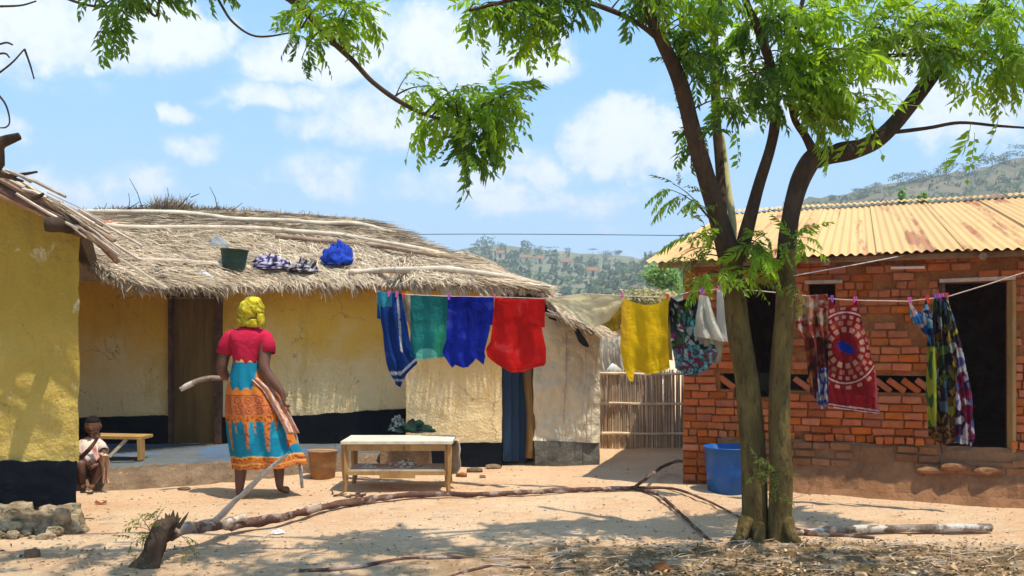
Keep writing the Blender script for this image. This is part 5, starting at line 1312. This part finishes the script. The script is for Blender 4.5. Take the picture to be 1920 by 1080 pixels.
stp = empty('stump', G(285, 1066), 'dark snapped tree stump leaning in the left foreground', 'stump')
m = MB(); pix_tube(m, [(268,1076,5.1,24),(280,1052,5.12,20),(290,1025,5.15,18),(302,1000,5.2,18),(314,984,5.25,17),(321,974,5.28,12)], 16, .7, 6, 12); m.build('trunk', M['bark_dark'], stp, True)
m = MB()
for a in ((318,985,310,962,6),(322,985,325,956,6),(330,988,333,960,5),(334,990,354,960,4),(308,988,303,970,5),(314,985,318,963,5),(326,985,340,970,4)):
    pix_tube(m, [(a[0],a[1],5.3,a[4]),((a[0]+a[2])/2,(a[1]+a[3])/2,5.3,a[4]*.8),(a[2],a[3],5.3,.6)], 5, .2, 3)
m.build('splinter', M['bark_dark'], stp)
lg = MB(); pix_tube(lg, [gb(1490,999,4,.03),gb(1560,994,7,.04),gb(1640,991,7.5,.04),gb(1740,990,7.5,.04),gb(1858,989,8,.04)], 12, .4, 6, 7); tag(lg.build('log', M['log'], None, True), 'mottled grey white log lying on the ground right of the tree', 'log')
m = MB(); pix_tube(m, [gb(1478,992,8,.03),gb(1520,1000,6,.03),gb(1575,1004,4,.02),gb(1640,1008,2.5,.02)], 8, .3); tag(m.build('root', M['fallen'], None, True), 'orange brown root running right from the tree foot', 'root')
for pts, lab in (([(560,1070,3),(640,1066,4),(700,1058,4),(760,1048,4),(850,1046,3.5),(930,1049,3),(1010,1050,2)], 'long thin brown root snaking over the sand in the left foreground'),
                 ([(840,1082,3),(880,1070,3.5),(930,1060,3),(1000,1064,3),(1080,1066,2.5)], 'thin pale root beside the foreground leaf litter')):
    m = MB(); pix_tube(m, [gb(a,b,r,.006) for a,b,r in pts], 6, .3); tag(m.build('root', M['fallen'], None, True), lab, 'root')

# ------------------------------------------------------------------ leaves
def frond_mesh(seed, mt, pairs=8, L=.34, ll=.105, lw=.030, droop=.5):
    rr = random.Random(seed); m = MB(); pts = []
    for i in range(9):
        t = i/8; pts.append(Vector((.03*math.sin(t*2+seed), L*t*(1-.12*droop*t), -L*droop*.55*t*t)))
    m.tube(pts, [.0022]*5+[.0015]*4, 3, cap=False)
    for i in range(pairs*2+1):
        k = i//2; sd = -1 if i % 2 else 1; t = .14+.86*(k+(.0 if sd < 0 else .25))/pairs
        if i == pairs*2: t = 1.; sd = 0
        t = min(t, 1.); j = min(7, int(t*8)); p = lerp(pts[j], pts[j+1], t*8-j); tg = (pts[j+1]-pts[j]).normalized()
        s = (.6+.4*math.sin(t*3.1))*rr.uniform(.55,1.2)*ll
        if rr.random() < .08: continue
        ang = math.radians(rr.uniform(38,62))*sd
        d = (Matrix.Rotation(-ang,3,'Z') @ tg); d.z -= rr.uniform(-.15,.6); d.normalize()
        sdv = d.cross(Vector((rr.uniform(-.4,.4),0,1))).normalized(); up_ = sdv.cross(d)
        w_ = lw*rr.uniform(.8,1.15)*.5
        base = p; mid1 = p+d*s*.35-up_*.0; tip = p+d*s+Vector((0,0,-s*.18))+sdv*rr.uniform(-.01,.01); c = p+d*s*.5-up_*s*.05
        m.add([base, p+d*s*.38+sdv*w_+up_*w_*.35, tip, p+d*s*.38-sdv*w_+up_*w_*.35, c], [(0,1,4),(1,2,4),(2,3,4),(3,0,4)])
    me = mesh('leaf', m.v, m.f, mt); return me
FR = [frond_mesh(i, M['leaf'], R.choice([5,6,7,8]), R.uniform(.20,.36), R.uniform(.07,.10), .030, R.uniform(.2,1.2)) for i in range(7)]
FRD = [frond_mesh(i+20, M['leaf_dark'], R.choice([5,6,7,8]), R.uniform(.20,.36), R.uniform(.07,.10), .030, R.uniform(.3,1.2)) for i in range(6)]
FRS = [frond_mesh(i+40, M['leaf_dry'], 5, .20, .075, .022, .5) for i in range(4)]
def npdata(me):
    a = np.empty(len(me.vertices)*3, dtype=np.float32); me.vertices.foreach_get('co', a)
    return a.reshape(-1,3), [tuple(p.vertices) for p in me.polygons]
class Leaves:
    def __init__(s): s.items = []; s.tw = MB()
    def frond(s, p, d, set_, sc=1.):
        d = d.normalized(); up_ = Vector((0,0,1))-d*d.z
        if up_.length < .1: up_ = Vector((0,-1,.2))-d*(Vector((0,-1,.2)).dot(d))
        up_.normalize(); x = d.cross(up_); rl = Matrix.Rotation(R.gauss(0,.5),3,'Y')
        M3 = (Matrix((x, d, up_)).transposed() @ rl)*sc
        s.items.append((R.choice(set_), Matrix.Translation(p) @ M3.to_4x4()))
    def twig(s, a, b, set_, n=8, wind=Vector((.45,0,-.5)), r=.006, start=.35, sc=1., sag=.08):
        a = Vector(a); b = Vector(b); L = (b-a).length; pts = []
        bow = Vector((R.uniform(-.1,.1), R.uniform(-.1,.1), .12))*L
        for i in range(7):
            t = i/6; pts.append(lerp(a,b,t)+bow*math.sin(t*math.pi)*.8-Vector((0,0,sag*t*t*L)))
        s.tw.tube(pts, [lerp(r,r*.35,i/6) for i in range(7)], 4, cap=False)
        ax = (b-a).normalized()
        for k in range(n):
            t = lerp(start,1,(k+R.random()*.6)/n); t = min(t,.999); j = int(t*6); p = lerp(pts[j],pts[j+1],t*6-j)
            o = Vector((R.gauss(0,1),R.gauss(0,1),R.gauss(0,.6))).normalized()
            s.frond(p, ax*.6+o*.95+wind*R.uniform(.2,1.3), set_, sc*R.uniform(.6,1.1))
    def cluster(s, nodes, c, rad, ntw, set_, nf=8, **k):
        for _ in range(ntw):
            while True:
                q = Vector((R.uniform(-1,1),R.uniform(-1,1),R.uniform(-1,1)))
                if q.length < 1: break
            t = Vector(c)+Vector((q.x*rad[0],q.y*rad[1],q.z*rad[2]))
            best = min(nodes, key=lambda n_: (n_-t).length+R.uniform(0,.25))
            if (best-t).length < .15: t = t+Vector((.1,0,.12))
            a = best
            if (best-t).length > .9: a = lerp(best, t, .3)+Vector((0,0,.05)); s.tw.tube([best, lerp(best,a,.5)+Vector((0,0,.03)), a], [.012,.009,.007], 5, cap=False)
            s.twig(a, t, set_, nf, **k)
    def finish(s, tree, nmax=300, sm=M['leaf']):
        def score(it):
            p = it[1].translation
            if p.y < .5: return 9e9
            px = 960+p.x/p.y*F; py = HY-(p.z-CH)/p.y*F
            return p.y if (0 < px < 1920 and 10 < py < 1080) else 1e6+p.y
        s.items.sort(key=score)
        vis_ = [i for i in s.items[:nmax] if score(i) < 1e6]; rest_ = s.items[len(vis_):]
        for me, mx in vis_:
            o = bpy.data.objects.new('leaf', me); C.objects.link(o); o.parent = tree; o.matrix_local = Matrix.Translation(-tree.location) @ mx
        bym = {}
        for me, mx in rest_: bym.setdefault(me.materials[0].name, []).append((me, mx))
        for mn, its in bym.items():
            V_ = []; F_ = []; k = 0; cache = {}
            for me, mx in its:
                if me.name not in cache: cache[me.name] = npdata(me)
                v, f = cache[me.name]; A_ = np.array(mx); V_.append(v @ A_[:3,:3].T+A_[:3,3]); F_ += [tuple(i+k for i in q) for q in f]; k += len(v)
            V_ = np.concatenate(V_); me2 = bpy.data.meshes.new('foliage'); me2.from_pydata(V_.tolist(), [], F_); me2.materials.append(bpy.data.materials[mn])
            o = link('foliage', me2, tree); tag(o, kind='stuff')
        if s.tw.v: tag(s.tw.build('twigs', M['bark_dark'], tree), kind='stuff')

# ------------------------------------------------------------------ the tree
tr = empty('tree', Vector((G(1440,1015).x, 5.72, 0)), 'large forked leafy tree with twin trunks in front of the brick house', 'tree')
nodes = []
def trunkpart(name, pts, mt='bark', n=14, rough=.12, k=6):
    m = MB(); q = pix_tube(m, pts, n, rough, k, 5); m.build(name, M[mt], tr, True); return q
trunkpart('trunk', [(1413,1032,5.72,36),(1414,1012,5.74,28),(1415,960,5.75,24.5),(1414,900,5.75,23.5),(1408,800,5.75,23),(1399,700,5.75,22),(1384,620,5.75,21.5),(1378,560,5.75,21),(1374,510,5.75,21),(1368,470,5.75,22)])
trunkpart('trunk', [(1462,1036,5.64,30),(1461,1014,5.66,23),(1463,960,5.66,22),(1464,900,5.66,21),(1461,800,5.66,20),(1462,720,5.66,19),(1467,650,5.66,19),(1472,580,5.66,18.5),(1474,505,5.68,17.4),(1475.5,470,5.69,17)])
nodes += trunkpart('limb', [(1474,490,5.685,17.3),(1477,440,5.70,17),(1485,390,5.72,16.5),(1500,340,5.75,17),(1522,298,5.78,18),(1535,285,5.8,14)], 'bark_dark')
nodes += trunkpart('limb', [(1368,482,5.75,21),(1357,440,5.74,20),(1345,400,5.72,19),(1320,320,5.65,17),(1298,240,5.58,16),(1274,150,5.5,14),(1240,75,5.42,12),(1208,10,5.35,10),(1170,-80,5.25,8),(1120,-160,5.15,6)], 'bark_dark')
nodes += trunkpart('limb', [(1362,470,5.82,10),(1355,400,5.9,9),(1350,320,5.95,8.5),(1343,220,6.0,9),(1340,100,6.0,8),(1338,0,6.0,7),(1330,-120,6.0,6)], 'bark_dark')
nodes += trunkpart('limb', [(1372,470,5.85,7),(1374,420,5.9,7),(1364,350,5.95,7),(1358,300,6.0,7),(1350,250,6.0,7)], 'bark_pale', 10)
nodes += trunkpart('limb', [(1386,490,5.75,14),(1400,430,5.72,13),(1420,355,5.7,11),(1444,280,5.68,10),(1453,228,5.65,10),(1450,170,5.6,9),(1441,110,5.55,9),(1420,50,5.5,8),(1398,0,5.45,7),(1380,-100,5.4,6)], 'bark_dark')
nodes += trunkpart('limb', [(1452,200,5.62,5),(1465,120,5.6,5),(1480,70,5.6,5),(1500,20,5.6,4.5),(1520,-60,5.6,4)], 'bark_dark', 8)
nodes += trunkpart('limb', [(1515,305,5.78,18),(1550,292,5.82,17),(1600,282,5.88,16),(1650,258,5.92,15),(1700,205,5.96,14),(1750,140,6.0,13),(1790,88,6.02,11),(1830,30,6.05,9),(1870,-40,6.1,7)], 'bark_dark')
nodes += trunkpart('limb', [(1528,290,5.78,10),(1510,255,5.7,8),(1490,225,5.6,6),(1480,180,5.5,5)], 'bark_dark', 8)
nodes += trunkpart('limb', [(1545,290,5.8,4),(1570,272,5.7,4),(1620,262,5.6,3),(1660,240,5.5,2)], 'bark_dark', 6)
nodes += trunkpart('limb', [(1675,248,5.94,4),(1740,240,5.9,3.5),(1800,230,5.85,3),(1870,236,5.8,2.5),(1930,240,5.8,2)], 'bark_dark', 6)
nodes += trunkpart('limb', [(1790,88,6.02,5),(1720,102,5.9,4),(1650,104,5.8,4),(1600,104,5.7,3)], 'bark_dark', 6)
nodes += trunkpart('limb', [(1238,75,5.42,6),(1190,40,5.3,5),(1120,10,5.2,5),(1040,-10,5.1,4),(960,0,5.05,3.5),(880,20,5.0,2.5)], 'bark_dark', 6)
nodes += trunkpart('limb', [(1800,70,6.02,5),(1850,100,5.9,4),(1890,120,5.8,3),(1960,130,5.7,3)], 'bark_dark', 6)
for pts in ([(1445,1010,5.6,5),(1449,900,5.62,5),(1447,800,5.64,4)],): pass
for a in ([(1400,975,5.70,16),(1388,1006,5.62,11),(1368,1022,5.5,6),(1345,1032,5.42,2)],[(1475,975,5.62,13),(1488,1008,5.52,9),(1508,1024,5.45,4),(1525,1034,5.4,2)],[(1422,985,5.68,13),(1424,1022,5.56,10),(1420,1040,5.45,3)]):
    m = MB(); pix_tube(m, a, 10, .3); m.build('root_flare', M['bark'], tr, True)
L1 = Leaves()
def cl_(px, py, rx, ry, d, nt_, set_=FR, nf=8, dr=.35, **k):
    L1.cluster(nodes, P(px,py,d), (rx*d/F, dr, ry*d/F), nt_, set_, nf, **k)
W1 = Vector((.75,0,-.3)); W0_ = Vector((.35,0,-.7))
cl_(1290,10,100,60,5.35,6); cl_(1315,110,45,90,5.5,5,FRD,wind=W0_); cl_(1480,90,100,80,5.45,8,wind=W1); cl_(1545,165,90,50,5.4,9,wind=Vector((1.1,0,-.25)))
cl_(1580,25,120,60,5.5,8,wind=W1); cl_(1750,20,110,55,5.8,7); cl_(1860,30,80,70,5.7,6); cl_(1400,190,60,50,5.5,4,FRD); cl_(1420,40,60,60,5.6,4,FRD)
cl_(1840,170,50,35,5.75,2,wind=W1); cl_(1318,215,30,40,5.6,2,FRD,nf=6); cl_(1500,215,50,35,5.5,3,wind=W1); cl_(1700,90,70,40,5.7,2,FRD)
cl_(1600,120,90,50,5.4,5,wind=W1); cl_(1540,200,70,35,5.45,4,wind=W1); cl_(1340,60,60,60,5.4,3,FRD); cl_(1880,110,60,40,5.6,3); cl_(1420,120,60,60,5.5,4); cl_(1650,30,90,50,5.6,5); cl_(1890,60,60,60,5.6,4); cl_(1800,60,60,50,5.7,3); cl_(1480,20,120,50,5.4,5)
cl_(960,0,90,50,5.1,6,FRD); cl_(1040,10,70,45,5.15,5,FRD); cl_(880,-10,50,35,5.0,2); cl_(1140,-10,70,30,5.2,3,FRD); cl_(990,50,50,35,5.1,3); cl_(1230,-10,50,40,5.2,2)
for px, py in ((1820,250),(1818,270),(1385,255),(1350,190),(1640,230),(1600,240),(1870,220)):
    L1.frond(P(px,py-20,5.6), Vector((.08,0,-1)), FR, 1.0)
# above the frame, over the foreground
cv = []
for _ in range(62):
    x = R.uniform(-.6, 3.6); y = R.uniform(3.2, 4.6); z = R.uniform(3.75, 5.0); L1.cluster(nodes+cv, (x,y,z), (.2,.2,.2), 1, FRD, 9); cv.append(Vector((x,y,z)))
# shoots
for a, b, n_ in (((1345,430,5.7),(1250,342,5.5),9),((1350,470,5.7),(1262,480,5.4),8),((1350,480,5.7),(1280,500,5.4),6),((1362,520,5.7),(1300,520,5.4),6),((1390,480,5.7),(1440,430,5.5),8),((1395,500,5.7),(1445,520,5.5),8),((1470,460,5.6),(1510,440,5.35),6),((1472,520,5.6),(1500,560,5.35),6),((1350,450,5.7),(1300,440,5.4),6),((1400,450,5.7),(1430,480,5.4),8),((1360,560,5.7),(1345,500,5.4),3),((1395,540,5.7),(1425,500,5.4),7)):
    for q_ in range(R.choice([1,1,2])): L1.twig(P(*a), P(b[0]+R.uniform(-18,18)*q_, b[1]+R.uniform(-10,25)*q_, b[2]), FR if R.random() < .8 else FRS, n_, Vector((.1,0,-.4)), .005, .2, .8)
for a, b, n_ in (((1425,905,5.5),(1405,870,5.3),5),((1430,900,5.5),(1450,862,5.3),7),((1430,905,5.5),(1468,880,5.3),7),((1440,905,5.5),(1462,935,5.3),5),((1420,880,5.5),(1420,850,5.3),4)):
    L1.twig(P(*a), P(*b), FRS, n_, Vector((.1,0,0)), .004, .2, .6)
L1.finish(tr)

# second tree, trunk standing outside the frame on the left, boughs reaching in
t2 = empty('tree', Vector((-3.9, 3.3, 0)), 'tree outside the left edge whose leafy boughs hang into the upper left', 'tree')
nodes2 = []
def part2(name, pts, rad, mt='bark_dark', n=9):
    m = MB(); q = smooth_path([(*p, r) for p, r in zip(pts, rad)], 6); m.tube([Vector(x[:3]) for x in q], [x[3] for x in q], n, .15); m.build(name, M[mt], t2, True); return [Vector(x[:3]) for x in q]
part2('trunk', [(-3.9,3.3,-.1),(-3.85,3.3,1.2),(-3.7,3.4,2.4),(-3.4,3.6,3.4)], [.17,.14,.12,.10], 'bark', 14)
nodes2 += part2('limb', [(-3.4,3.6,3.4),(-2.8,4.0,3.8),(-2.0,4.4,3.95),tuple(P(430,-90,4.7)),tuple(P(560,10,4.8)),tuple(P(610,65,4.85)),tuple(P(660,112,4.9)),tuple(P(700,155,4.92)),tuple(P(757,195,4.95)),tuple(P(820,222,5.0)),tuple(P(900,225,5.05))], [.09,.07,.05,.035,.022,.018,.016,.015,.013,.009,.005])
nodes2 += part2('limb', [(-3.4,3.6,3.4),(-3.4,4.4,4.0),(-2.4,4.9,4.3),(-1.2,5.0,4.4),(0,4.8,4.4)], [.08,.06,.05,.03,.02])
tw2 = [[(380,-60),(415,10),(440,45),(480,68),(540,62),(570,50)],[(60,-30),(150,6),(200,12),(250,8)],[(250,-20),(290,30),(300,-5)]]
for t_ in tw2: nodes2 += part2('limb', [tuple(P(a,b,4.75)) for a,b in t_], [.009,.008,.007,.006,.005,.004][:len(t_)], n=5)
part2('limb', [(-3.5,3.5,3.0),tuple(P(-60,300,4.2)),tuple(P(0,268,4.2)),tuple(P(36,255,4.2))], [.06,.028,.028,.018])
for t_ in ([(-20,150),(20,120),(46,92)],[(46,92),(56,120),(64,148)],[(-10,170),(10,195),(18,225),(12,238),(-5,240)],[(-20,90),(10,80),(24,84)],[(-20,105),(8,100),(18,108)],[(0,12),(40,10),(68,2)]):
    part2('limb', [tuple(P(a,b,4.2)) for a,b in t_], [.006,.005,.004,.004,.003][:len(t_)], n=4)
L2 = Leaves()
def c2(px, py, rx, ry, d, nt_, set_=FRD, nf=7, dr=.25, **k): L2.cluster(nodes2, P(px,py,d), (rx*d/F, dr, ry*d/F), nt_, set_, nf, **k)
c2(840,200,65,28,5.0,6,FR,7,wind=Vector((.3,0,-1.0))); c2(925,195,50,30,5.0,4,FR,7,wind=Vector((.8,0,-.8))); c2(800,210,45,25,5.0,3,FR,6,wind=Vector((0,0,-1))); c2(875,270,50,35,5.0,5,FRD,7,wind=Vector((.2,0,-1.2))); c2(960,150,50,20,5.0,2,FR,6,wind=Vector((1.1,0,-.4)))
L2.twig(P(740,185,4.95), P(770,130,4.9), FR, 4, Vector((.3,0,.1)), .004, .2, .6)
c2(195,30,40,22,4.75,4,wind=Vector((.1,0,-.9)),sc=.85); c2(255,20,30,20,4.75,2,wind=Vector((.7,0,-.6)),sc=.85); c2(380,0,30,12,4.7,2,sc=.8); c2(590,35,65,30,4.8,6,FR,7,sc=.9); c2(660,20,50,25,4.8,4,FR,sc=.9); c2(540,85,35,12,4.75,2,sc=.7)
cv = []
for _ in range(52):
    x = R.uniform(-3.2, .6); y = R.uniform(3.1, 4.4); z = R.uniform(3.75, 4.8); L2.cluster(nodes2+cv, (x,y,z), (.2,.2,.2), 1, FRD, 8); cv.append(Vector((x,y,z)))
L2.finish(t2)
# leaves round the stump
L3 = Leaves()
for a, b, n_ in (((285,1000,5.2),(262,962,5.2),4),((290,1005,5.2),(250,985,5.15),5),((290,1010,5.2),(245,1010,5.1),4),((295,1000,5.2),(292,958,5.2),5),((330,1000,5.3),(360,1030,5.2),4),((290,1000,5.2),(272,1000,5.1),4)):
    L3.twig(P(*a), P(*b), FRS, n_, Vector((-.1,0,-.1)), .003, .2, .55)
L3.finish(stp, 60)

# ------------------------------------------------------------------ litter and small things on the ground
m = MB(); m2 = MB()
def on(px, py): p = G(px, py); p.z = ground_z(p.x, p.y); return p
def bit(m, p, s, flat=.3):
    u = Vector((R.gauss(0,1),R.gauss(0,1),R.gauss(0,flat))).normalized(); v = u.cross(Vector((R.gauss(0,.4),R.gauss(0,.4),1))).normalized(); z = Vector((0,0,R.uniform(.002,.02)))
    m.add([p+z-u*s, p+z+v*s*.4+Vector((0,0,.3*s)), p+z+u*s, p+z-v*s*.4], [(0,1,2,3)])
for _ in range(9000):
    py = 1012+(R.random()**.8)*90; px = R.uniform(-60,1980); p = on(px,py)
    dens = max(0,(px-900)/500) if px < 1400 else 1; dens *= min(1,(py-1008)/22)
    if px < 420: dens = max(dens, .12)
    if R.random() > dens*(.5+.9*(nz(p.x*2,p.y*4)+.3)): continue
    bit(m if R.random() < .6 else m2, p, R.uniform(.008,.026))
for _ in range(2300):
    p = on(R.uniform(100,1900), R.uniform(900,1075)); bit(m2, p, R.uniform(.004,.012))
M['litter'] = mottled('litter', (.24,.15,.07), (.52,.36,.20), 5, rough=.9, bd=0, rand=.5); M['litter_dark'] = mottled('litter_dark', (.10,.07,.03), (.22,.15,.07), 5, rough=.9, bd=0, rand=.45)
tag(m.build('leaf_litter', M['litter']), 'dry leaf litter spread over the right foreground', 'leaf litter', kind='stuff')
tag(m2.build('dark_litter', M['litter_dark']), 'dark dead leaves and bits scattered on the sand', 'leaf litter', kind='stuff')
m = MB()
for _ in range(210):
    px = R.uniform(900,1950) if _ < 150 else R.uniform(150,1300); py = R.uniform(1020,1090) if _ < 150 else R.uniform(935,1070); p = on(px,py); a = R.gauss(0,.7); d = Vector((math.cos(a),math.sin(a),R.uniform(0,.1))); L = R.uniform(.05,.22)
    m.tube([p+Vector((0,0,.006)), p+d*L*.5+Vector((0,R.uniform(-.01,.01),.012)), p+d*L+Vector((0,0,.008))], [.003,.0025,.0015], 4)
tag(m.build('dead_twigs', M['grey_wood']), 'thin dead twigs among the foreground leaf litter', 'twigs', kind='stuff')
m = MB()
for _ in range(700):
    px = R.uniform(0,1900); py = 880+R.random()**1.2*200; p = on(px,py); s = R.uniform(.004,.012); vs, fs = rock(p, (s*1.3,s,s*.7), _, 1, .3); m.add(vs, fs)
tag(m.build('pebbles', M['dirt_edge']), 'small pebbles and clods strewn on the sandy yard', 'pebbles', kind='stuff')
def strock(px, py, sz, mt, label, seed, cat='stone', name='stone'):
    vs, fs = rock(on(px,py)+Vector((0,0,sz[2]*.5)), sz, seed, 2, .4); tag(obj(name, vs, fs, M[mt]), label, cat)
strock(1240,1076,(.06,.045,.035),'mortar','reddish broken brick lump at the bottom foreground edge',3,'brick lump','brick_lump')
strock(60,1046,(.05,.04,.04),'dirt_edge','small brown clod on the sand at lower left',5)
strock(345,920,(.06,.04,.02),'dirt_edge','flat grey stone on the sand before the veranda',6)
strock(905,895,(.035,.03,.02),'dirt_edge','small stone near the right table leg',8)
strock(865,893,(.06,.04,.03),'mortar','reddish clod beside the draped sacking',9,'clod','clod')
for i_, (a, b) in enumerate([(940,852),(955,860),(975,862),(1000,858),(925,872),(890,878),(1010,866)]):
    strock(a, b+6, (.09,.06,.035), 'dirt_edge', ORD[[890,925,940,955,975,1000,1010].index(a)]+' from the left of the rough stones below the blue door', 30+i_)
    bpy.context.scene.collection.objects[-1]['group'] = 'stones below the blue door'
vs = []
for sx in (-1,1): vs += [on(190,945)+Vector((0,0,.01)), on(190,945)+Vector((sx*.045,0,.035)), on(190,945)+Vector((sx*.05,-.02,.012)), on(190,945)+Vector((0,-.03,.005))]
o = obj('dry_leaf', vs, [(0,1,2,3),(4,7,6,5)], plain('red_leaf', (.30,.07,.04), .8)); solid(o, .002); tag(o, 'curled reddish dry leaf on the sand below the child', 'leaf')
heap('paper_scrap', 522, 993, 24, 8, .03, lambda x,z,s: (.75,.72,.74), 'crumpled white scrap of litter on the open sand', 'litter scrap', 33, d=GD(1000), fold=1.)
m = MB()
for _ in range(14):
    p = on(R.uniform(615,690), R.uniform(926,934)); m.tube([p+Vector((0,0,.01)), p+Vector((R.uniform(-.12,.12),R.uniform(-.05,.05),R.uniform(.01,.04)))], [.01,.005], 5)
tag(m.build('bark_scraps', M['dark_wood']), 'brown bark scraps lying under the left table leg', 'bark', kind='stuff')
